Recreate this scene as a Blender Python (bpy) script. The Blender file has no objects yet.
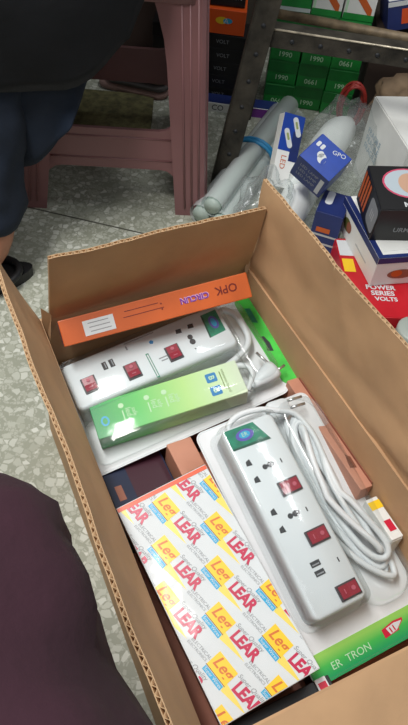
import bpy, bmesh, math, random
from mathutils import Matrix, Vector, Euler, noise
random.seed(7)
S = bpy.context.scene
C = S.collection
PI = math.pi
def R(d): return math.radians(d)

# ------------------------------------------------------------------ camera, world, light, exposure
cam = bpy.data.objects.new('camera', bpy.data.cameras.new('camera'))
C.objects.link(cam)
right = Vector((0.98952, 0.10869, 0.09489)); 
fwd = Vector((0.0, 0.65762, -0.75337))
right = (right - fwd * right.dot(fwd)).normalized()
down = fwd.cross(right)
cam.matrix_world = Matrix(((right.x, -down.x, -fwd.x, 0), (right.y, -down.y, -fwd.y, 0), (right.z, -down.z, -fwd.z, 1.0), (0, 0, 0, 1)))
cam.data.sensor_width = 36; cam.data.sensor_fit = 'AUTO'
cam.data.lens = 34.666
cam.data.clip_start = 0.02
S.camera = cam

w = bpy.data.worlds.new('world'); S.world = w; w.use_nodes = True
bg = w.node_tree.nodes['Background']
bg.inputs[0].default_value = (0.86, 0.95, 1.0, 1); bg.inputs[1].default_value = 0.20

def area(name, loc, target, sx, sy, power, col=(1, 1, 1)):
    l = bpy.data.lights.new(name, 'AREA'); l.shape = 'RECTANGLE'; l.size = sx; l.size_y = sy
    l.energy = power; l.color = col
    o = bpy.data.objects.new(name, l); C.objects.link(o); o.location = loc
    o.rotation_euler = (Vector(target) - Vector(loc)).to_track_quat('-Z', 'Y').to_euler()
    return o
area('ceiling_tube', (-0.66, 0.40, 2.25), (0.05, 0.6, 0.2), 1.1, 0.25, 45, (1.0, 0.99, 0.96))
area('pile_fill_light', (0.65, 1.6, 2.3), (0.35, 1.3, 0.1), 1.0, 0.2, 11, (0.97, 0.99, 1.0))  # added fill that brightens the right-hand pile, not a real tube
area('front_fill_light', (0.3, -1.2, 2.2), (0.1, 0.5, 0.2), 1.2, 0.8, 6, (0.95, 0.98, 1.0))  # added soft fill from the camera side, not a real opening

vs = S.view_settings
S.display_settings.display_device = 'sRGB'
vs.view_transform = 'Standard'; vs.look = 'None'; vs.gamma = 1.0; vs.exposure = 0.0
vs.use_curve_mapping = False

# ------------------------------------------------------------------ materials
def lin(c):
    out = []
    for v in c:
        v = v / 255
        out.append(v / 12.92 if v <= 0.04045 else ((v + 0.055) / 1.055) ** 2.4)
    return (*out, 1)
MC = {}
def mat(name, col, rough=0.5, noise_amt=0.0, nscale=30, bump=0.0, bscale=60, metal=0.0, coat=0.0, trans=0.0, spec=0.5, sub=0.0):
    if name in MC: return MC[name]
    m = bpy.data.materials.new(name); m.use_nodes = True
    nt = m.node_tree; b = nt.nodes['Principled BSDF']
    b.inputs['Roughness'].default_value = rough
    b.inputs['Metallic'].default_value = metal
    b.inputs['Coat Weight'].default_value = coat
    b.inputs['Specular IOR Level'].default_value = spec
    b.inputs['Base Color'].default_value = lin(col)
    tc = nt.nodes.new('ShaderNodeTexCoord')
    if noise_amt > 0:
        n = nt.nodes.new('ShaderNodeTexNoise'); n.inputs['Scale'].default_value = nscale; n.inputs['Detail'].default_value = 5
        nt.links.new(tc.outputs['Object'], n.inputs['Vector'])
        r = nt.nodes.new('ShaderNodeValToRGB')
        a = lin([max(0, c * (1 - noise_amt)) for c in col]); z = lin([min(255, c * (1 + noise_amt)) for c in col])
        r.color_ramp.elements[0].color = a; r.color_ramp.elements[0].position = 0.3
        r.color_ramp.elements[1].color = z; r.color_ramp.elements[1].position = 0.7
        nt.links.new(n.outputs['Fac'], r.inputs[0]); nt.links.new(r.outputs[0], b.inputs['Base Color'])
    if bump > 0:
        n2 = nt.nodes.new('ShaderNodeTexNoise'); n2.inputs['Scale'].default_value = bscale; n2.inputs['Detail'].default_value = 4
        nt.links.new(tc.outputs['Object'], n2.inputs['Vector'])
        bp = nt.nodes.new('ShaderNodeBump'); bp.inputs['Strength'].default_value = bump; bp.inputs['Distance'].default_value = 0.004
        nt.links.new(n2.outputs['Fac'], bp.inputs['Height']); nt.links.new(bp.outputs[0], b.inputs['Normal'])
    MC[name] = m
    return m
def film(name, tint=(250, 252, 252), rough=0.08, bump=0.35, bscale=35, gloss=0.055, haze=0.0):
    """thin clear plastic: transparent sheet with a fresnel gloss and a little milky haze"""
    m = bpy.data.materials.new(name); m.use_nodes = True
    nt = m.node_tree; nt.nodes.clear()
    out = nt.nodes.new('ShaderNodeOutputMaterial')
    t = nt.nodes.new('ShaderNodeBsdfTransparent'); t.inputs[0].default_value = lin(tint)
    g = nt.nodes.new('ShaderNodeBsdfGlossy'); g.inputs['Roughness'].default_value = rough
    d = nt.nodes.new('ShaderNodeBsdfDiffuse'); d.inputs[0].default_value = lin((235, 238, 238))
    fr = nt.nodes.new('ShaderNodeLayerWeight'); fr.inputs[0].default_value = 0.5
    pw = nt.nodes.new('ShaderNodeMath'); pw.operation = 'POWER'; pw.inputs[1].default_value = 4.0
    nt.links.new(fr.outputs['Facing'], pw.inputs[0])
    fm = nt.nodes.new('ShaderNodeMath'); fm.operation = 'MULTIPLY_ADD'; fm.inputs[1].default_value = 0.40; fm.inputs[2].default_value = gloss
    nt.links.new(pw.outputs[0], fm.inputs[0])
    tc = nt.nodes.new('ShaderNodeTexCoord'); n = nt.nodes.new('ShaderNodeTexNoise')
    n.inputs['Scale'].default_value = bscale; n.inputs['Detail'].default_value = 3
    nt.links.new(tc.outputs['Object'], n.inputs['Vector'])
    bp = nt.nodes.new('ShaderNodeBump'); bp.inputs['Strength'].default_value = bump; bp.inputs['Distance'].default_value = 0.01
    nt.links.new(n.outputs['Fac'], bp.inputs['Height'])
    nt.links.new(bp.outputs[0], g.inputs['Normal'])
    m1 = nt.nodes.new('ShaderNodeMixShader'); m1.inputs[0].default_value = haze
    nt.links.new(t.outputs[0], m1.inputs[1]); nt.links.new(d.outputs[0], m1.inputs[2])
    m2 = nt.nodes.new('ShaderNodeMixShader')
    nt.links.new(fm.outputs[0], m2.inputs[0]); nt.links.new(m1.outputs[0], m2.inputs[1]); nt.links.new(g.outputs[0], m2.inputs[2])
    nt.links.new(m2.outputs[0], out.inputs[0])
    MC[name] = m
    return m
def gradient(name, stops, axis=0, lo=-0.1, hi=0.1, rough=0.35):
    """printed colour gradient along one object axis"""
    m = bpy.data.materials.new(name); m.use_nodes = True
    nt = m.node_tree; b = nt.nodes['Principled BSDF']; b.inputs['Roughness'].default_value = rough
    tc = nt.nodes.new('ShaderNodeTexCoord'); sp = nt.nodes.new('ShaderNodeSeparateXYZ')
    nt.links.new(tc.outputs['Object'], sp.inputs[0])
    mr = nt.nodes.new('ShaderNodeMapRange'); mr.inputs[1].default_value = lo; mr.inputs[2].default_value = hi
    nt.links.new(sp.outputs[axis], mr.inputs[0])
    r = nt.nodes.new('ShaderNodeValToRGB')
    e = r.color_ramp.elements
    e[0].position = stops[0][0]; e[0].color = lin(stops[0][1]); e[1].position = stops[-1][0]; e[1].color = lin(stops[-1][1])
    for p, c in stops[1:-1]:
        q = e.new(p); q.color = lin(c)
    nt.links.new(mr.outputs[0], r.inputs[0]); nt.links.new(r.outputs[0], b.inputs['Base Color'])
    MC[name] = m
    return m

def card_mat(name, col):
    m = mat(name, col, 0.75, 0.06, 9, 0.0)
    nt = m.node_tree; b = nt.nodes['Principled BSDF']
    tc = nt.nodes['Texture Coordinate']
    wv = nt.nodes.new('ShaderNodeTexNoise'); wv.inputs['Scale'].default_value = 14; wv.inputs['Detail'].default_value = 6
    nt.links.new(tc.outputs['Object'], wv.inputs['Vector'])
    bp = nt.nodes.new('ShaderNodeBump'); bp.inputs['Strength'].default_value = 0.35; bp.inputs['Distance'].default_value = 0.006
    nt.links.new(wv.outputs['Fac'], bp.inputs['Height']); nt.links.new(bp.outputs[0], b.inputs['Normal'])
    return m
M_CARD = card_mat('kraft_cardboard', (188, 150, 112))
M_CARDEDGE = mat('cardboard_fluting', (186, 154, 118), 0.9)
M_WHITE = mat('white_plastic', (222, 228, 231), 0.42)
M_CORD = mat('white_cord', (222, 226, 228), 0.4)
M_PAPER = mat('white_print_paper', (214, 217, 219), 0.5, 0.015, 20)
M_CARDW = mat('white_backing_card', (226, 228, 230), 0.4, 0.02, 20)
M_HOLE = mat('socket_hole', (40, 42, 46), 0.6)
M_RED = mat('switch_red', (150, 20, 48), 0.25)
M_SWR = mat('switch_rim', (52, 42, 48), 0.4)
M_GREENL = mat('label_green', (24, 128, 98), 0.3, 0.12, 120)
M_GREEND = mat('label_dark_green', (22, 84, 66), 0.3)
M_PURPLE = mat('label_violet', (96, 84, 178), 0.3)
M_METAL = mat('pin_metal', (205, 205, 205), 0.25, metal=0.9)
M_BLUEP = mat('print_blue', (30, 128, 190), 0.35)
M_TEAL = mat('print_cyan', (40, 168, 214), 0.35)
M_YEL = mat('print_yellow', (248, 204, 36), 0.35)
M_REDP = mat('print_red', (206, 30, 62), 0.35)
M_GREY = mat('print_grey', (140, 142, 146), 0.4)
M_LGREY = mat('print_light_grey', (188, 190, 192), 0.4)
M_ORANGE = mat('orange_card', (200, 94, 38), 0.4, 0.04, 20)
M_ORED = mat('orange_red_edge', (226, 84, 36), 0.4)
M_RBROWN = mat('reddish_brown_card', (150, 92, 72), 0.6, 0.06, 20)
M_SALMON = mat('salmon_card', (192, 134, 110), 0.6, 0.04, 20)
M_NAVYC = mat('navy_card', (36, 42, 66), 0.35, 0.1, 20)
M_MAROONC = mat('maroon_card', (64, 30, 42), 0.35)
M_BLACK = mat('black_card', (24, 24, 26), 0.4)
M_DKRED = mat('print_dark_red', (110, 26, 20), 0.4)
M_VIOLET = mat('print_violet', (120, 50, 150), 0.4)
M_BLUE = mat('blue_card', (28, 66, 160), 0.35, 0.05, 30)
M_DBLUE = mat('dark_blue_card', (34, 48, 104), 0.35, 0.05, 30)
M_GCARD = mat('green_card', (26, 138, 56), 0.4, 0.06, 30)
M_GLID = mat('green_card_lid', (22, 112, 46), 0.4, 0.06, 30)
M_PALEG = mat('print_pale_green', (190, 226, 190), 0.4)
M_REDC = mat('red_card', (196, 24, 38), 0.35, 0.04, 20)
M_WHITEC = mat('white_card', (232, 232, 228), 0.5, 0.02, 20)
M_STOOL = mat('maroon_stool_plastic', (132, 92, 93), 0.4, 0.05, 6)
M_IRON = mat('grimy_iron', (60, 56, 49), 0.6, 0.3, 25, 0.5, 80, metal=0.3)
M_EDGE = mat('bright_edge', (190, 180, 160), 0.4, 0.2, 60, metal=0.4)
M_PIPE = mat('worn_pipe', (120, 104, 82), 0.55, 0.2, 40, metal=0.2)
M_SKIN = mat('skin', (176, 122, 96), 0.55, 0.05, 30)
M_NAVY = mat('navy_cloth', (20, 31, 47), 0.9, 0.15, 10, 0.4, 40)
M_DARKC = mat('dark_cloth', (13, 15, 20), 0.95, 0.15, 10, 0.3, 40)
M_MAROON = mat('maroon_cloth', (50, 23, 35), 0.95, 0.12, 8, 0.35, 60)
M_SANDAL = mat('black_sandal', (20, 20, 22), 0.5)
M_HAIR = mat('hair', (22, 18, 16), 0.7)
M_FILM = film('clear_blister', rough=0.11, gloss=0.05, bump=0.14, bscale=20, haze=0.03)
M_BAG = film('clear_bag', (250, 252, 252), 0.18, 0.6, 16, 0.06, 0.10)
M_SLEEVE = film('frosted_sleeve', (236, 244, 242), 0.22, 0.4, 14, 0.06, 0.42)
M_SLEEVEIN = mat('sleeve_grey_green', (176, 190, 182), 0.5)
M_MILK = mat('milky_white', (240, 243, 240), 0.45, 0.03, 12, 0.3, 25)
M_WIRE = mat('red_wire', (150, 44, 38), 0.4)
M_BROWNBAG = mat('brown_paper', (120, 100, 78), 0.8, 0.15, 14, 0.8, 20)
M_JAR = mat('grey_jar', (168, 176, 168), 0.4)
M_GGRAD = gradient('green_to_pale_print', [(0, (26, 150, 78)), (0.3, (96, 200, 96)), (0.62, (188, 228, 140)), (1, (224, 238, 210))], 0, -0.11, 0.11)
M_GBAND = gradient('green_band_print', [(0, (34, 160, 96)), (0.5, (70, 186, 84)), (1, (150, 208, 96))], 1, -0.0125, 0.0125)

# ------------------------------------------------------------------ mesh builder
class MB:
    def __init__(s): s.v = []; s.f = []; s.fm = []; s.sm = []; s.mats = []
    def mi(s, m):
        if m not in s.mats: s.mats.append(m)
        return s.mats.index(m)
    def add(s, verts, faces, m, M=None, smooth=False):
        o = len(s.v)
        for p in verts:
            p = Vector(p)
            s.v.append(M @ p if M else p)
        k = s.mi(m)
        for f in faces:
            s.f.append([o + i for i in f]); s.fm.append(k); s.sm.append(smooth)
        return s
    def bm(s, b, m, M=None, smooth=False):
        b.verts.ensure_lookup_table(); b.verts.index_update()
        s.add([v.co.copy() for v in b.verts], [[v.index for v in f.verts] for f in b.faces], m, M, smooth); b.free()
        return s
    def box(s, c, d, m, M=None, bev=0.0, seg=2):
        b = bmesh.new(); bmesh.ops.create_cube(b, size=1)
        for v in b.verts: v.co = Vector((v.co.x * d[0] + c[0], v.co.y * d[1] + c[1], v.co.z * d[2] + c[2]))
        if bev: bmesh.ops.bevel(b, geom=b.edges[:], offset=bev, segments=seg, affect='EDGES', profile=0.5)
        return s.bm(b, m, M)
    def prism(s, poly, z0, z1, m, M=None):
        n = len(poly)
        v = [(x, y, z0) for x, y in poly] + [(x, y, z1) for x, y in poly]
        f = [list(range(n))[::-1], [n + i for i in range(n)]] + [[i, (i + 1) % n, n + (i + 1) % n, n + i] for i in range(n)]
        return s.add(v, f, m, M)
    def quad(s, pts, m, M=None): return s.add(pts, [list(range(len(pts)))], m, M)
    def rect(s, x0, x1, y0, y1, z, m, M=None): return s.quad([(x0, y0, z), (x1, y0, z), (x1, y1, z), (x0, y1, z)], m, M)
    def tube(s, path, r, m, M=None, n=8, closed=False, cap=True):
        P = [Vector(p) for p in path]; L = len(P); rr = r if isinstance(r, (list, tuple)) else [r] * L
        v = []; f = []; up = None
        for i in range(L):
            if closed: t = P[(i + 1) % L] - P[i - 1]
            else: t = P[min(i + 1, L - 1)] - P[max(i - 1, 0)]
            t.normalize()
            if up is None:
                up = Vector((0, 0, 1)) if abs(t.z) < 0.9 else Vector((1, 0, 0))
            a = t.cross(up).normalized(); up = a.cross(t).normalized()
            for k in range(n):
                q = 2 * PI * k / n
                v.append(P[i] + a * (math.cos(q) * rr[i]) + up * (math.sin(q) * rr[i]))
        for i in range(L if closed else L - 1):
            j = (i + 1) % L
            for k in range(n):
                f.append([i * n + k, i * n + (k + 1) % n, j * n + (k + 1) % n, j * n + k])
        if cap and not closed:
            f.append(list(range(n))[::-1]); f.append([(L - 1) * n + k for k in range(n)])
        return s.add(v, f, m, M, True)
    def loft(s, loops, m, M=None, cap0=True, cap1=True, smooth=True):
        n = len(loops[0]); v = [p for l in loops for p in l]; f = []
        for i in range(len(loops) - 1):
            for k in range(n):
                f.append([i * n + k, i * n + (k + 1) % n, (i + 1) * n + (k + 1) % n, (i + 1) * n + k])
        if cap0: f.append(list(range(n))[::-1])
        if cap1: f.append([(len(loops) - 1) * n + k for k in range(n)])
        return s.add(v, f, m, M, smooth)
    def slab(s, cx, cy, wx, wy, rad, prof, m, M=None, cap0=True, cap1=True, smooth=True):
        """rounded rectangle lofted through (inset, z) pairs"""
        loops = []
        for ins, z in prof:
            loops.append([(cx + x, cy + y, z) for x, y in rrect(wx - 2 * ins, wy - 2 * ins, max(rad - ins, 0.0008))])
        return s.loft(loops, m, M, cap0, cap1, smooth)
    def disc(s, cx, cy, rx, ry, z, m, M=None, n=24, rot=0):
        v = []
        for k in range(n):
            a = 2 * PI * k / n; x, y = rx * math.cos(a), ry * math.sin(a)
            v.append((cx + x * math.cos(rot) - y * math.sin(rot), cy + x * math.sin(rot) + y * math.cos(rot), z))
        return s.quad(v, m, M)
    def text(s, body, size, m, M, shear=0.0, bold=0.0, wide=1.0, ext=0.0001):
        key = (body, shear, bold, wide)
        if key not in TXT:
            cu = bpy.data.curves.new('t', 'FONT'); cu.body = body; cu.size = 1; cu.align_x = 'CENTER'; cu.align_y = 'CENTER'
            cu.shear = shear; cu.offset = bold; cu.resolution_u = 3
            o = bpy.data.objects.new('t', cu); C.objects.link(o)
            dg = bpy.context.evaluated_depsgraph_get(); me = bpy.data.meshes.new_from_object(o.evaluated_get(dg))
            TXT[key] = ([(v.co.x * wide, v.co.y, 0) for v in me.vertices], [list(p.vertices) for p in me.polygons])
            bpy.data.objects.remove(o); bpy.data.curves.remove(cu); bpy.data.meshes.remove(me)
        v, f = TXT[key]
        return s.add([(x * size, y * size, 0) for x, y, z in v], f, m, M)
    def build(s, name, parent=None, M=None, autosmooth=False):
        me = bpy.data.meshes.new(name)
        me.from_pydata([tuple(v) for v in s.v], [], s.f)
        for m in s.mats: me.materials.append(m)
        for p, k, q in zip(me.polygons, s.fm, s.sm): p.material_index = k; p.use_smooth = q
        me.update()
        o = bpy.data.objects.new(name, me); C.objects.link(o)
        if parent: o.parent = parent
        if M: o.matrix_local = M
        return o
TXT = {}
def rrect(w, h, r, n=5):
    r = min(r, w / 2 - 1e-5, h / 2 - 1e-5); out = []
    for cx, cy, a0 in ((w / 2 - r, h / 2 - r, 0), (-w / 2 + r, h / 2 - r, 90), (-w / 2 + r, -h / 2 + r, 180), (w / 2 - r, -h / 2 + r, 270)):
        for k in range(n + 1):
            a = R(a0 + 90 * k / n); out.append((cx + r * math.cos(a), cy + r * math.sin(a)))
    return out
def T(x, y, z=0, rz=0, s=1.0): return Matrix.Translation((x, y, z)) @ Matrix.Rotation(R(rz), 4, 'Z') @ Matrix.Scale(s, 4)
def face(o, ex, ey):
    """matrix whose x, y axes are ex, ey and origin o: for printing on a face"""
    ex = Vector(ex).normalized(); ey = Vector(ey); ey = (ey - ex * ey.dot(ex)).normalized(); ez = ex.cross(ey)
    return Matrix(((ex.x, ey.x, ez.x, o[0]), (ex.y, ey.y, ez.y, o[1]), (ex.z, ey.z, ez.z, o[2]), (0, 0, 0, 1)))
def tag(o, label, cat, group=None, kind=None):
    o['label'] = label; o['category'] = cat
    if group: o['group'] = group
    if kind: o['kind'] = kind
    return o
def thing(name, label, cat, loc=(0, 0, 0), rot=(0, 0, 0), group=None):
    o = bpy.data.objects.new(name, None); C.objects.link(o); o.empty_display_size = 0.05
    o.location = loc; o.rotation_euler = [R(a) for a in rot]
    return tag(o, label, cat, group)
def smooth_path(pts, n=8, closed=False):
    P = [Vector(p) for p in pts]; out = []; L = len(P)
    for i in range(L if closed else L - 1):
        if closed: a, b, c, d = P[i - 1], P[i], P[(i + 1) % L], P[(i + 2) % L]
        else: a, b, c, d = P[max(i - 1, 0)], P[i], P[i + 1], P[min(i + 2, L - 1)]
        for k in range(n):
            t = k / n
            out.append(0.5 * ((2 * b) + (c - a) * t + (2 * a - 5 * b + 4 * c - d) * t * t + (3 * b - a - 3 * c + d) * t ** 3))
    if not closed: out.append(P[-1])
    return out

# ------------------------------------------------------------------ setting: terrazzo floor, wall behind the goods
def terrazzo():
    m = bpy.data.materials.new('terrazzo'); m.use_nodes = True
    nt = m.node_tree; b = nt.nodes['Principled BSDF']; b.inputs['Roughness'].default_value = 0.45
    L = nt.links.new
    tc = nt.nodes.new('ShaderNodeTexCoord')
    wp = nt.nodes.new('ShaderNodeTexNoise'); wp.inputs['Scale'].default_value = 40
    L(tc.outputs['Object'], wp.inputs['Vector'])
    mixv = nt.nodes.new('ShaderNodeMix'); mixv.data_type = 'VECTOR'; mixv.inputs[0].default_value = 0.012
    L(tc.outputs['Object'], mixv.inputs[4]); L(wp.outputs['Color'], mixv.inputs[5])
    def chips(scale, thr, soft):
        v = nt.nodes.new('ShaderNodeTexVoronoi'); v.feature = 'F1'; v.inputs['Scale'].default_value = scale
        L(mixv.outputs[1], v.inputs['Vector'])
        e = nt.nodes.new('ShaderNodeTexVoronoi'); e.feature = 'DISTANCE_TO_EDGE'; e.inputs['Scale'].default_value = scale
        L(mixv.outputs[1], e.inputs['Vector'])
        s1 = nt.nodes.new('ShaderNodeMapRange'); s1.inputs[1].default_value = soft; s1.inputs[2].default_value = soft + 0.06
        L(e.outputs['Distance'], s1.inputs[0])
        sp = nt.nodes.new('ShaderNodeSeparateColor'); L(v.outputs['Color'], sp.inputs[0])
        g = nt.nodes.new('ShaderNodeMath'); g.operation = 'GREATER_THAN'; g.inputs[1].default_value = thr
        L(sp.outputs[0], g.inputs[0])
        mu = nt.nodes.new('ShaderNodeMath'); mu.operation = 'MULTIPLY'; L(s1.outputs[0], mu.inputs[0]); L(g.outputs[0], mu.inputs[1])
        return mu.outputs[0], sp.outputs[1]
    c1, t1 = chips(78, 0.5, 0.06)
    c2, t2 = chips(170, 0.45, 0.05)
    r1 = nt.nodes.new('ShaderNodeValToRGB'); L(t1, r1.inputs[0])
    r1.color_ramp.elements[0].color = lin((166, 168, 152)); r1.color_ramp.elements[1].color = lin((212, 213, 202))
    n = nt.nodes.new('ShaderNodeTexNoise'); n.inputs['Scale'].default_value = 6; n.inputs['Detail'].default_value = 6
    L(tc.outputs['Object'], n.inputs['Vector'])
    rb = nt.nodes.new('ShaderNodeValToRGB'); L(n.outputs['Fac'], rb.inputs[0])
    rb.color_ramp.elements[0].color = lin((138, 140, 124)); rb.color_ramp.elements[1].color = lin((168, 170, 154))
    ma = nt.nodes.new('ShaderNodeMix'); ma.data_type = 'RGBA'; L(c2, ma.inputs[0]); L(rb.outputs[0], ma.inputs[6]); ma.inputs[7].default_value = lin((178, 179, 165))
    mb = nt.nodes.new('ShaderNodeMix'); mb.data_type = 'RGBA'; L(c1, mb.inputs[0]); L(ma.outputs[2], mb.inputs[6]); L(r1.outputs[0], mb.inputs[7])
    br = nt.nodes.new('ShaderNodeTexBrick'); br.offset = 0; br.inputs['Scale'].default_value = 1; br.inputs['Mortar Size'].default_value = 0.0025
    br.inputs['Brick Width'].default_value = 2.0; br.inputs['Row Height'].default_value = 1.3
    mp = nt.nodes.new('ShaderNodeMapping'); mp.inputs['Location'].default_value = (1.2, -1.195, 0); mp.inputs['Rotation'].default_value = (0, 0, R(7))
    L(tc.outputs['Object'], mp.inputs[0]); L(mp.outputs[0], br.inputs['Vector'])
    mc = nt.nodes.new('ShaderNodeMix'); mc.data_type = 'RGBA'; L(br.outputs['Fac'], mc.inputs[0]); L(mb.outputs[2], mc.inputs[6]); mc.inputs[7].default_value = lin((84, 84, 74))
    L(mc.outputs[2], b.inputs['Base Color'])
    return m
f = MB(); f.box((0, 1.0, -0.02), (5, 5, 0.04), terrazzo()); o = f.build('floor'); o['kind'] = 'structure'
f = MB(); f.box((0, 2.3, 1.0), (5, 0.06, 2.0), mat('dark_wall', (70, 62, 54), 0.8, 0.1, 5)); o = f.build('wall_back'); o['kind'] = 'structure'

# ------------------------------------------------------------------ the open carton
BS, BL_ = Vector((0.8521, 0.5233, 0)), Vector((-0.5233, 0.8521, 0))
BU, BV, BH = 0.3155, 0.402, 0.27                    # carton centre along its short and long axes, wall height
BW, BLEN = 0.333, 0.586
cc = BS * BU + BL_ * BV
carton = thing('open_carton', 'large open brown corrugated carton on the floor packed with extension boards', 'carton', cc, (0, 0, 31.556))
th = 0.005
b = MB()
hx, hy = BW / 2, BLEN / 2
LD = 0.016                                            # the left wall bulges outward towards the near end
b.box((hx + th / 2, 0, BH / 2), (th, BLEN + 2 * th, BH), M_CARD)
b.prism([(-hx - th, hy + th), (-hx - th - LD, -hy - th), (-hx - LD, -hy - th), (-hx, hy + th)], 0, BH, M_CARD)
b.box((0, hy + th / 2, BH / 2), (BW, th, BH), M_CARD)
b.box((-LD / 2, -hy - th / 2, BH / 2), (BW + LD, th, BH), M_CARD)
b.box((0, 0, 0.003), (BW, BLEN, 0.006), M_CARD)
b.build('box_body', carton)
def flap(width, length, hinge, along, outward, tilt, seed, amp=0.003, trim0=0.0, trim1=0.0, slant=0.0, creases=()):
    """corrugated flap: two liners with a fluted sheet between them; local x along the hinge, y towards the free edge"""
    t = 0.0052
    ex = Vector(along).normalized(); ey = Vector((0, 0, 1)) * math.cos(R(tilt)) + Vector(outward) * math.sin(R(tilt)); ez = ex.cross(ey)
    M = Matrix(((ex.x, ey.x, ez.x, hinge[0]), (ex.y, ey.y, ez.y, hinge[1]), (ex.z, ey.z, ez.z, hinge[2]), (0, 0, 0, 1)))
    def d(x, y):
        k = min(1, y / 0.03)
        cr = 0.0
        for (ax_, ay_), (bx_, by_), hgt in creases:
            ux, uy = bx_ - ax_, by_ - ay_; q = ux * ux + uy * uy; t_ = max(0, min(1, ((x - ax_) * ux + (y - ay_) * uy) / q))
            cr += hgt * max(0, 1 - math.hypot(x - ax_ - t_ * ux, y - ay_ - t_ * uy) / 0.014)
        return cr + k * amp * (noise.noise((x * 7 + seed, y * 9, 0.3)) * 2 + 0.5 * noise.noise((x * 22 + seed, y * 22, 1.3)))
    def xr(x, y): return x
    b = MB(); nx, ny = 56, 16
    x0, x1 = -width / 2 + trim0, width / 2 - trim1
    def L_(x): return length + 0.0012 * noise.noise((x * 60 + seed, 2.2, 0)) + slant * x
    for side in (0, 1):
        zz = t / 2 if side else -t / 2
        v = []
        for j in range(ny + 1):
            for i in range(nx + 1):
                x = x0 + (x1 - x0) * i / nx; y = L_(x) * j / ny
                v.append((x, y, zz + d(x, y)))
        fs = [[j * (nx + 1) + i, j * (nx + 1) + i + 1, (j + 1) * (nx + 1) + i + 1, (j + 1) * (nx + 1) + i] for j in range(ny) for i in range(nx)]
        b.add(v, fs if side else [q[::-1] for q in fs], M_CARD, None, True)
    # liner edges seen end-on (give each liner its thickness at the free edge)
    for zz, s in ((t / 2, -1), (-t / 2, 1)):
        v = []; fs = []
        for i in range(nx + 1):
            x = x0 + (x1 - x0) * i / nx; y = L_(x)
            v += [(x, y, zz + d(x, y)), (x, y, zz + s * 0.0009 + d(x, y)), (x, y - 0.02, zz + s * 0.0009 + d(x, y - 0.02))]
            if i: k = 3 * i; fs += [[k - 3, k, k + 1, k - 2], [k - 2, k + 1, k + 2, k - 1]]
        b.add(v, fs, M_CARDEDGE)
    # fluting
    per = 0.0088; nn = int((x1 - x0) / per * 8)
    for o_ in (-0.00055, 0.00055):
        v = []; fs = []
        for i in range(nn + 1):
            x = x0 + (x1 - x0) * i / nn; z = 0.0019 * math.sin(2 * PI * (x - x0) / per); y = L_(x) - 0.0004
            v += [(x, y, z + o_ + d(x, y)), (x, y - 0.02, z + o_ + d(x, y - 0.02)), (x, y, z + d(x, y))]
            if i:
                k = 3 * i; fs += [[k - 3, k, k + 1, k - 2], [k - 3, k - 1, k + 2, k]]
        b.add(v, fs, M_CARDEDGE, None, True)
    for x in (x0, x1):                                # closed cut ends
        v = []; fs = []
        for j in range(ny + 1):
            y = L_(x) * j / ny; v += [(x, y, -t / 2 + d(x, y)), (x, y, t / 2 + d(x, y))]
            if j: k = 2 * j; fs.append([k - 2, k, k + 1, k - 1])
        b.add(v, fs, M_CARDEDGE)
    return b.build('flap', carton, M)
flap(BLEN, 0.147, (-hx - th / 2 - LD / 2, 0, BH), (-LD, -BLEN, 0), (-1, 0, 0), 18.5, 1.0)
flap(BLEN, 0.168, (hx + th / 2, 0, BH), (0, 1, 0), (1, 0, 0), 0, 5.0, 0.004, creases=(((-0.29, 0.004), (0.29, 0.004), 0.004), ((0.28, 0.004), (-0.12, 0.075), 0.0022), ((0.10, 0.165), (-0.02, 0.01), -0.0018), ((-0.06, 0.004), (-0.16, 0.02), 0.003)))
flap(BW, 0.138, (0, hy + th / 2, BH), (-1, 0, 0), (0, 1, 0), -11, 9.0, 0.003, 0.004, 0.012)
flap(BW, 0.16, (0, -hy - th / 2, BH), (1, 0, 0), (0, -1, 0), 104, 14.0)
# torn paper at the far left corner
b = MB(); b.add([(-hx, hy, BH - 0.06), (-hx, hy - 0.004, BH + 0.03), (-hx + 0.012, hy - 0.012, BH + 0.02), (-hx + 0.006, hy - 0.016, BH - 0.03), (-hx + 0.018, hy - 0.006, BH - 0.01)],
                [[0, 1, 2], [0, 2, 4], [0, 3, 2]], M_CARD)
b.build('torn_corner', carton)
b = MB(); b.add([(hx, hy, BH - 0.04), (hx + 0.002, hy - 0.004, BH + 0.045), (hx - 0.010, hy - 0.006, BH + 0.012), (hx - 0.012, hy - 0.014, BH - 0.004), (hx - 0.002, hy - 0.018, BH - 0.02)],
                [[0, 1, 2], [0, 2, 3], [0, 3, 4]], mat('torn_paper', (214, 188, 158), 0.9))
b.build('torn_corner', carton)

# ------------------------------------------------------------------ filler cartons lower in the carton
def carton_local(name, label, cat, u0, u1, v0, v1, z0, z1, m, group=None, dress=None, lid=None):
    c = BS * ((u0 + u1) / 2) + BL_ * ((v0 + v1) / 2)
    t = thing(name, label, cat, (c.x, c.y, z0), (0, 0, 31.556), group)
    b = MB(); W, D, Hh = u1 - u0, v1 - v0, z1 - z0
    b.box((0, 0, Hh / 2), (W, D, Hh), m, None, 0.0015)
    if dress: dress(b, W, D, Hh)
    b.build('box_body', t)
    b = MB(); b.box((0, -D / 2 - 0.0004, Hh * 0.6), (W * 0.9, 0.0008, Hh * 0.7), lid or m); b.build('tuck_flap', t)
    return t
def navy_dress(b, W, D, Hh):
    b.rect(-0.012, W / 2 - 0.003, -0.052, D * 0.47, Hh + 0.0003, M_MAROONC)
    b.text('TURBO', 0.009, M_GREY, T(0.014, -0.015, Hh + 0.0006, 8))
    b.rect(-W / 2 + 0.010, -W / 2 + 0.020, -0.01, 0.014, Hh + 0.0004, M_RBROWN)
carton_local('product_box', 'dark navy and maroon box in the gap beside the left carton wall', 'box', 0.165, 0.258, 0.398, 0.52, 0.006, 0.145, M_NAVYC, dress=navy_dress)
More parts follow.
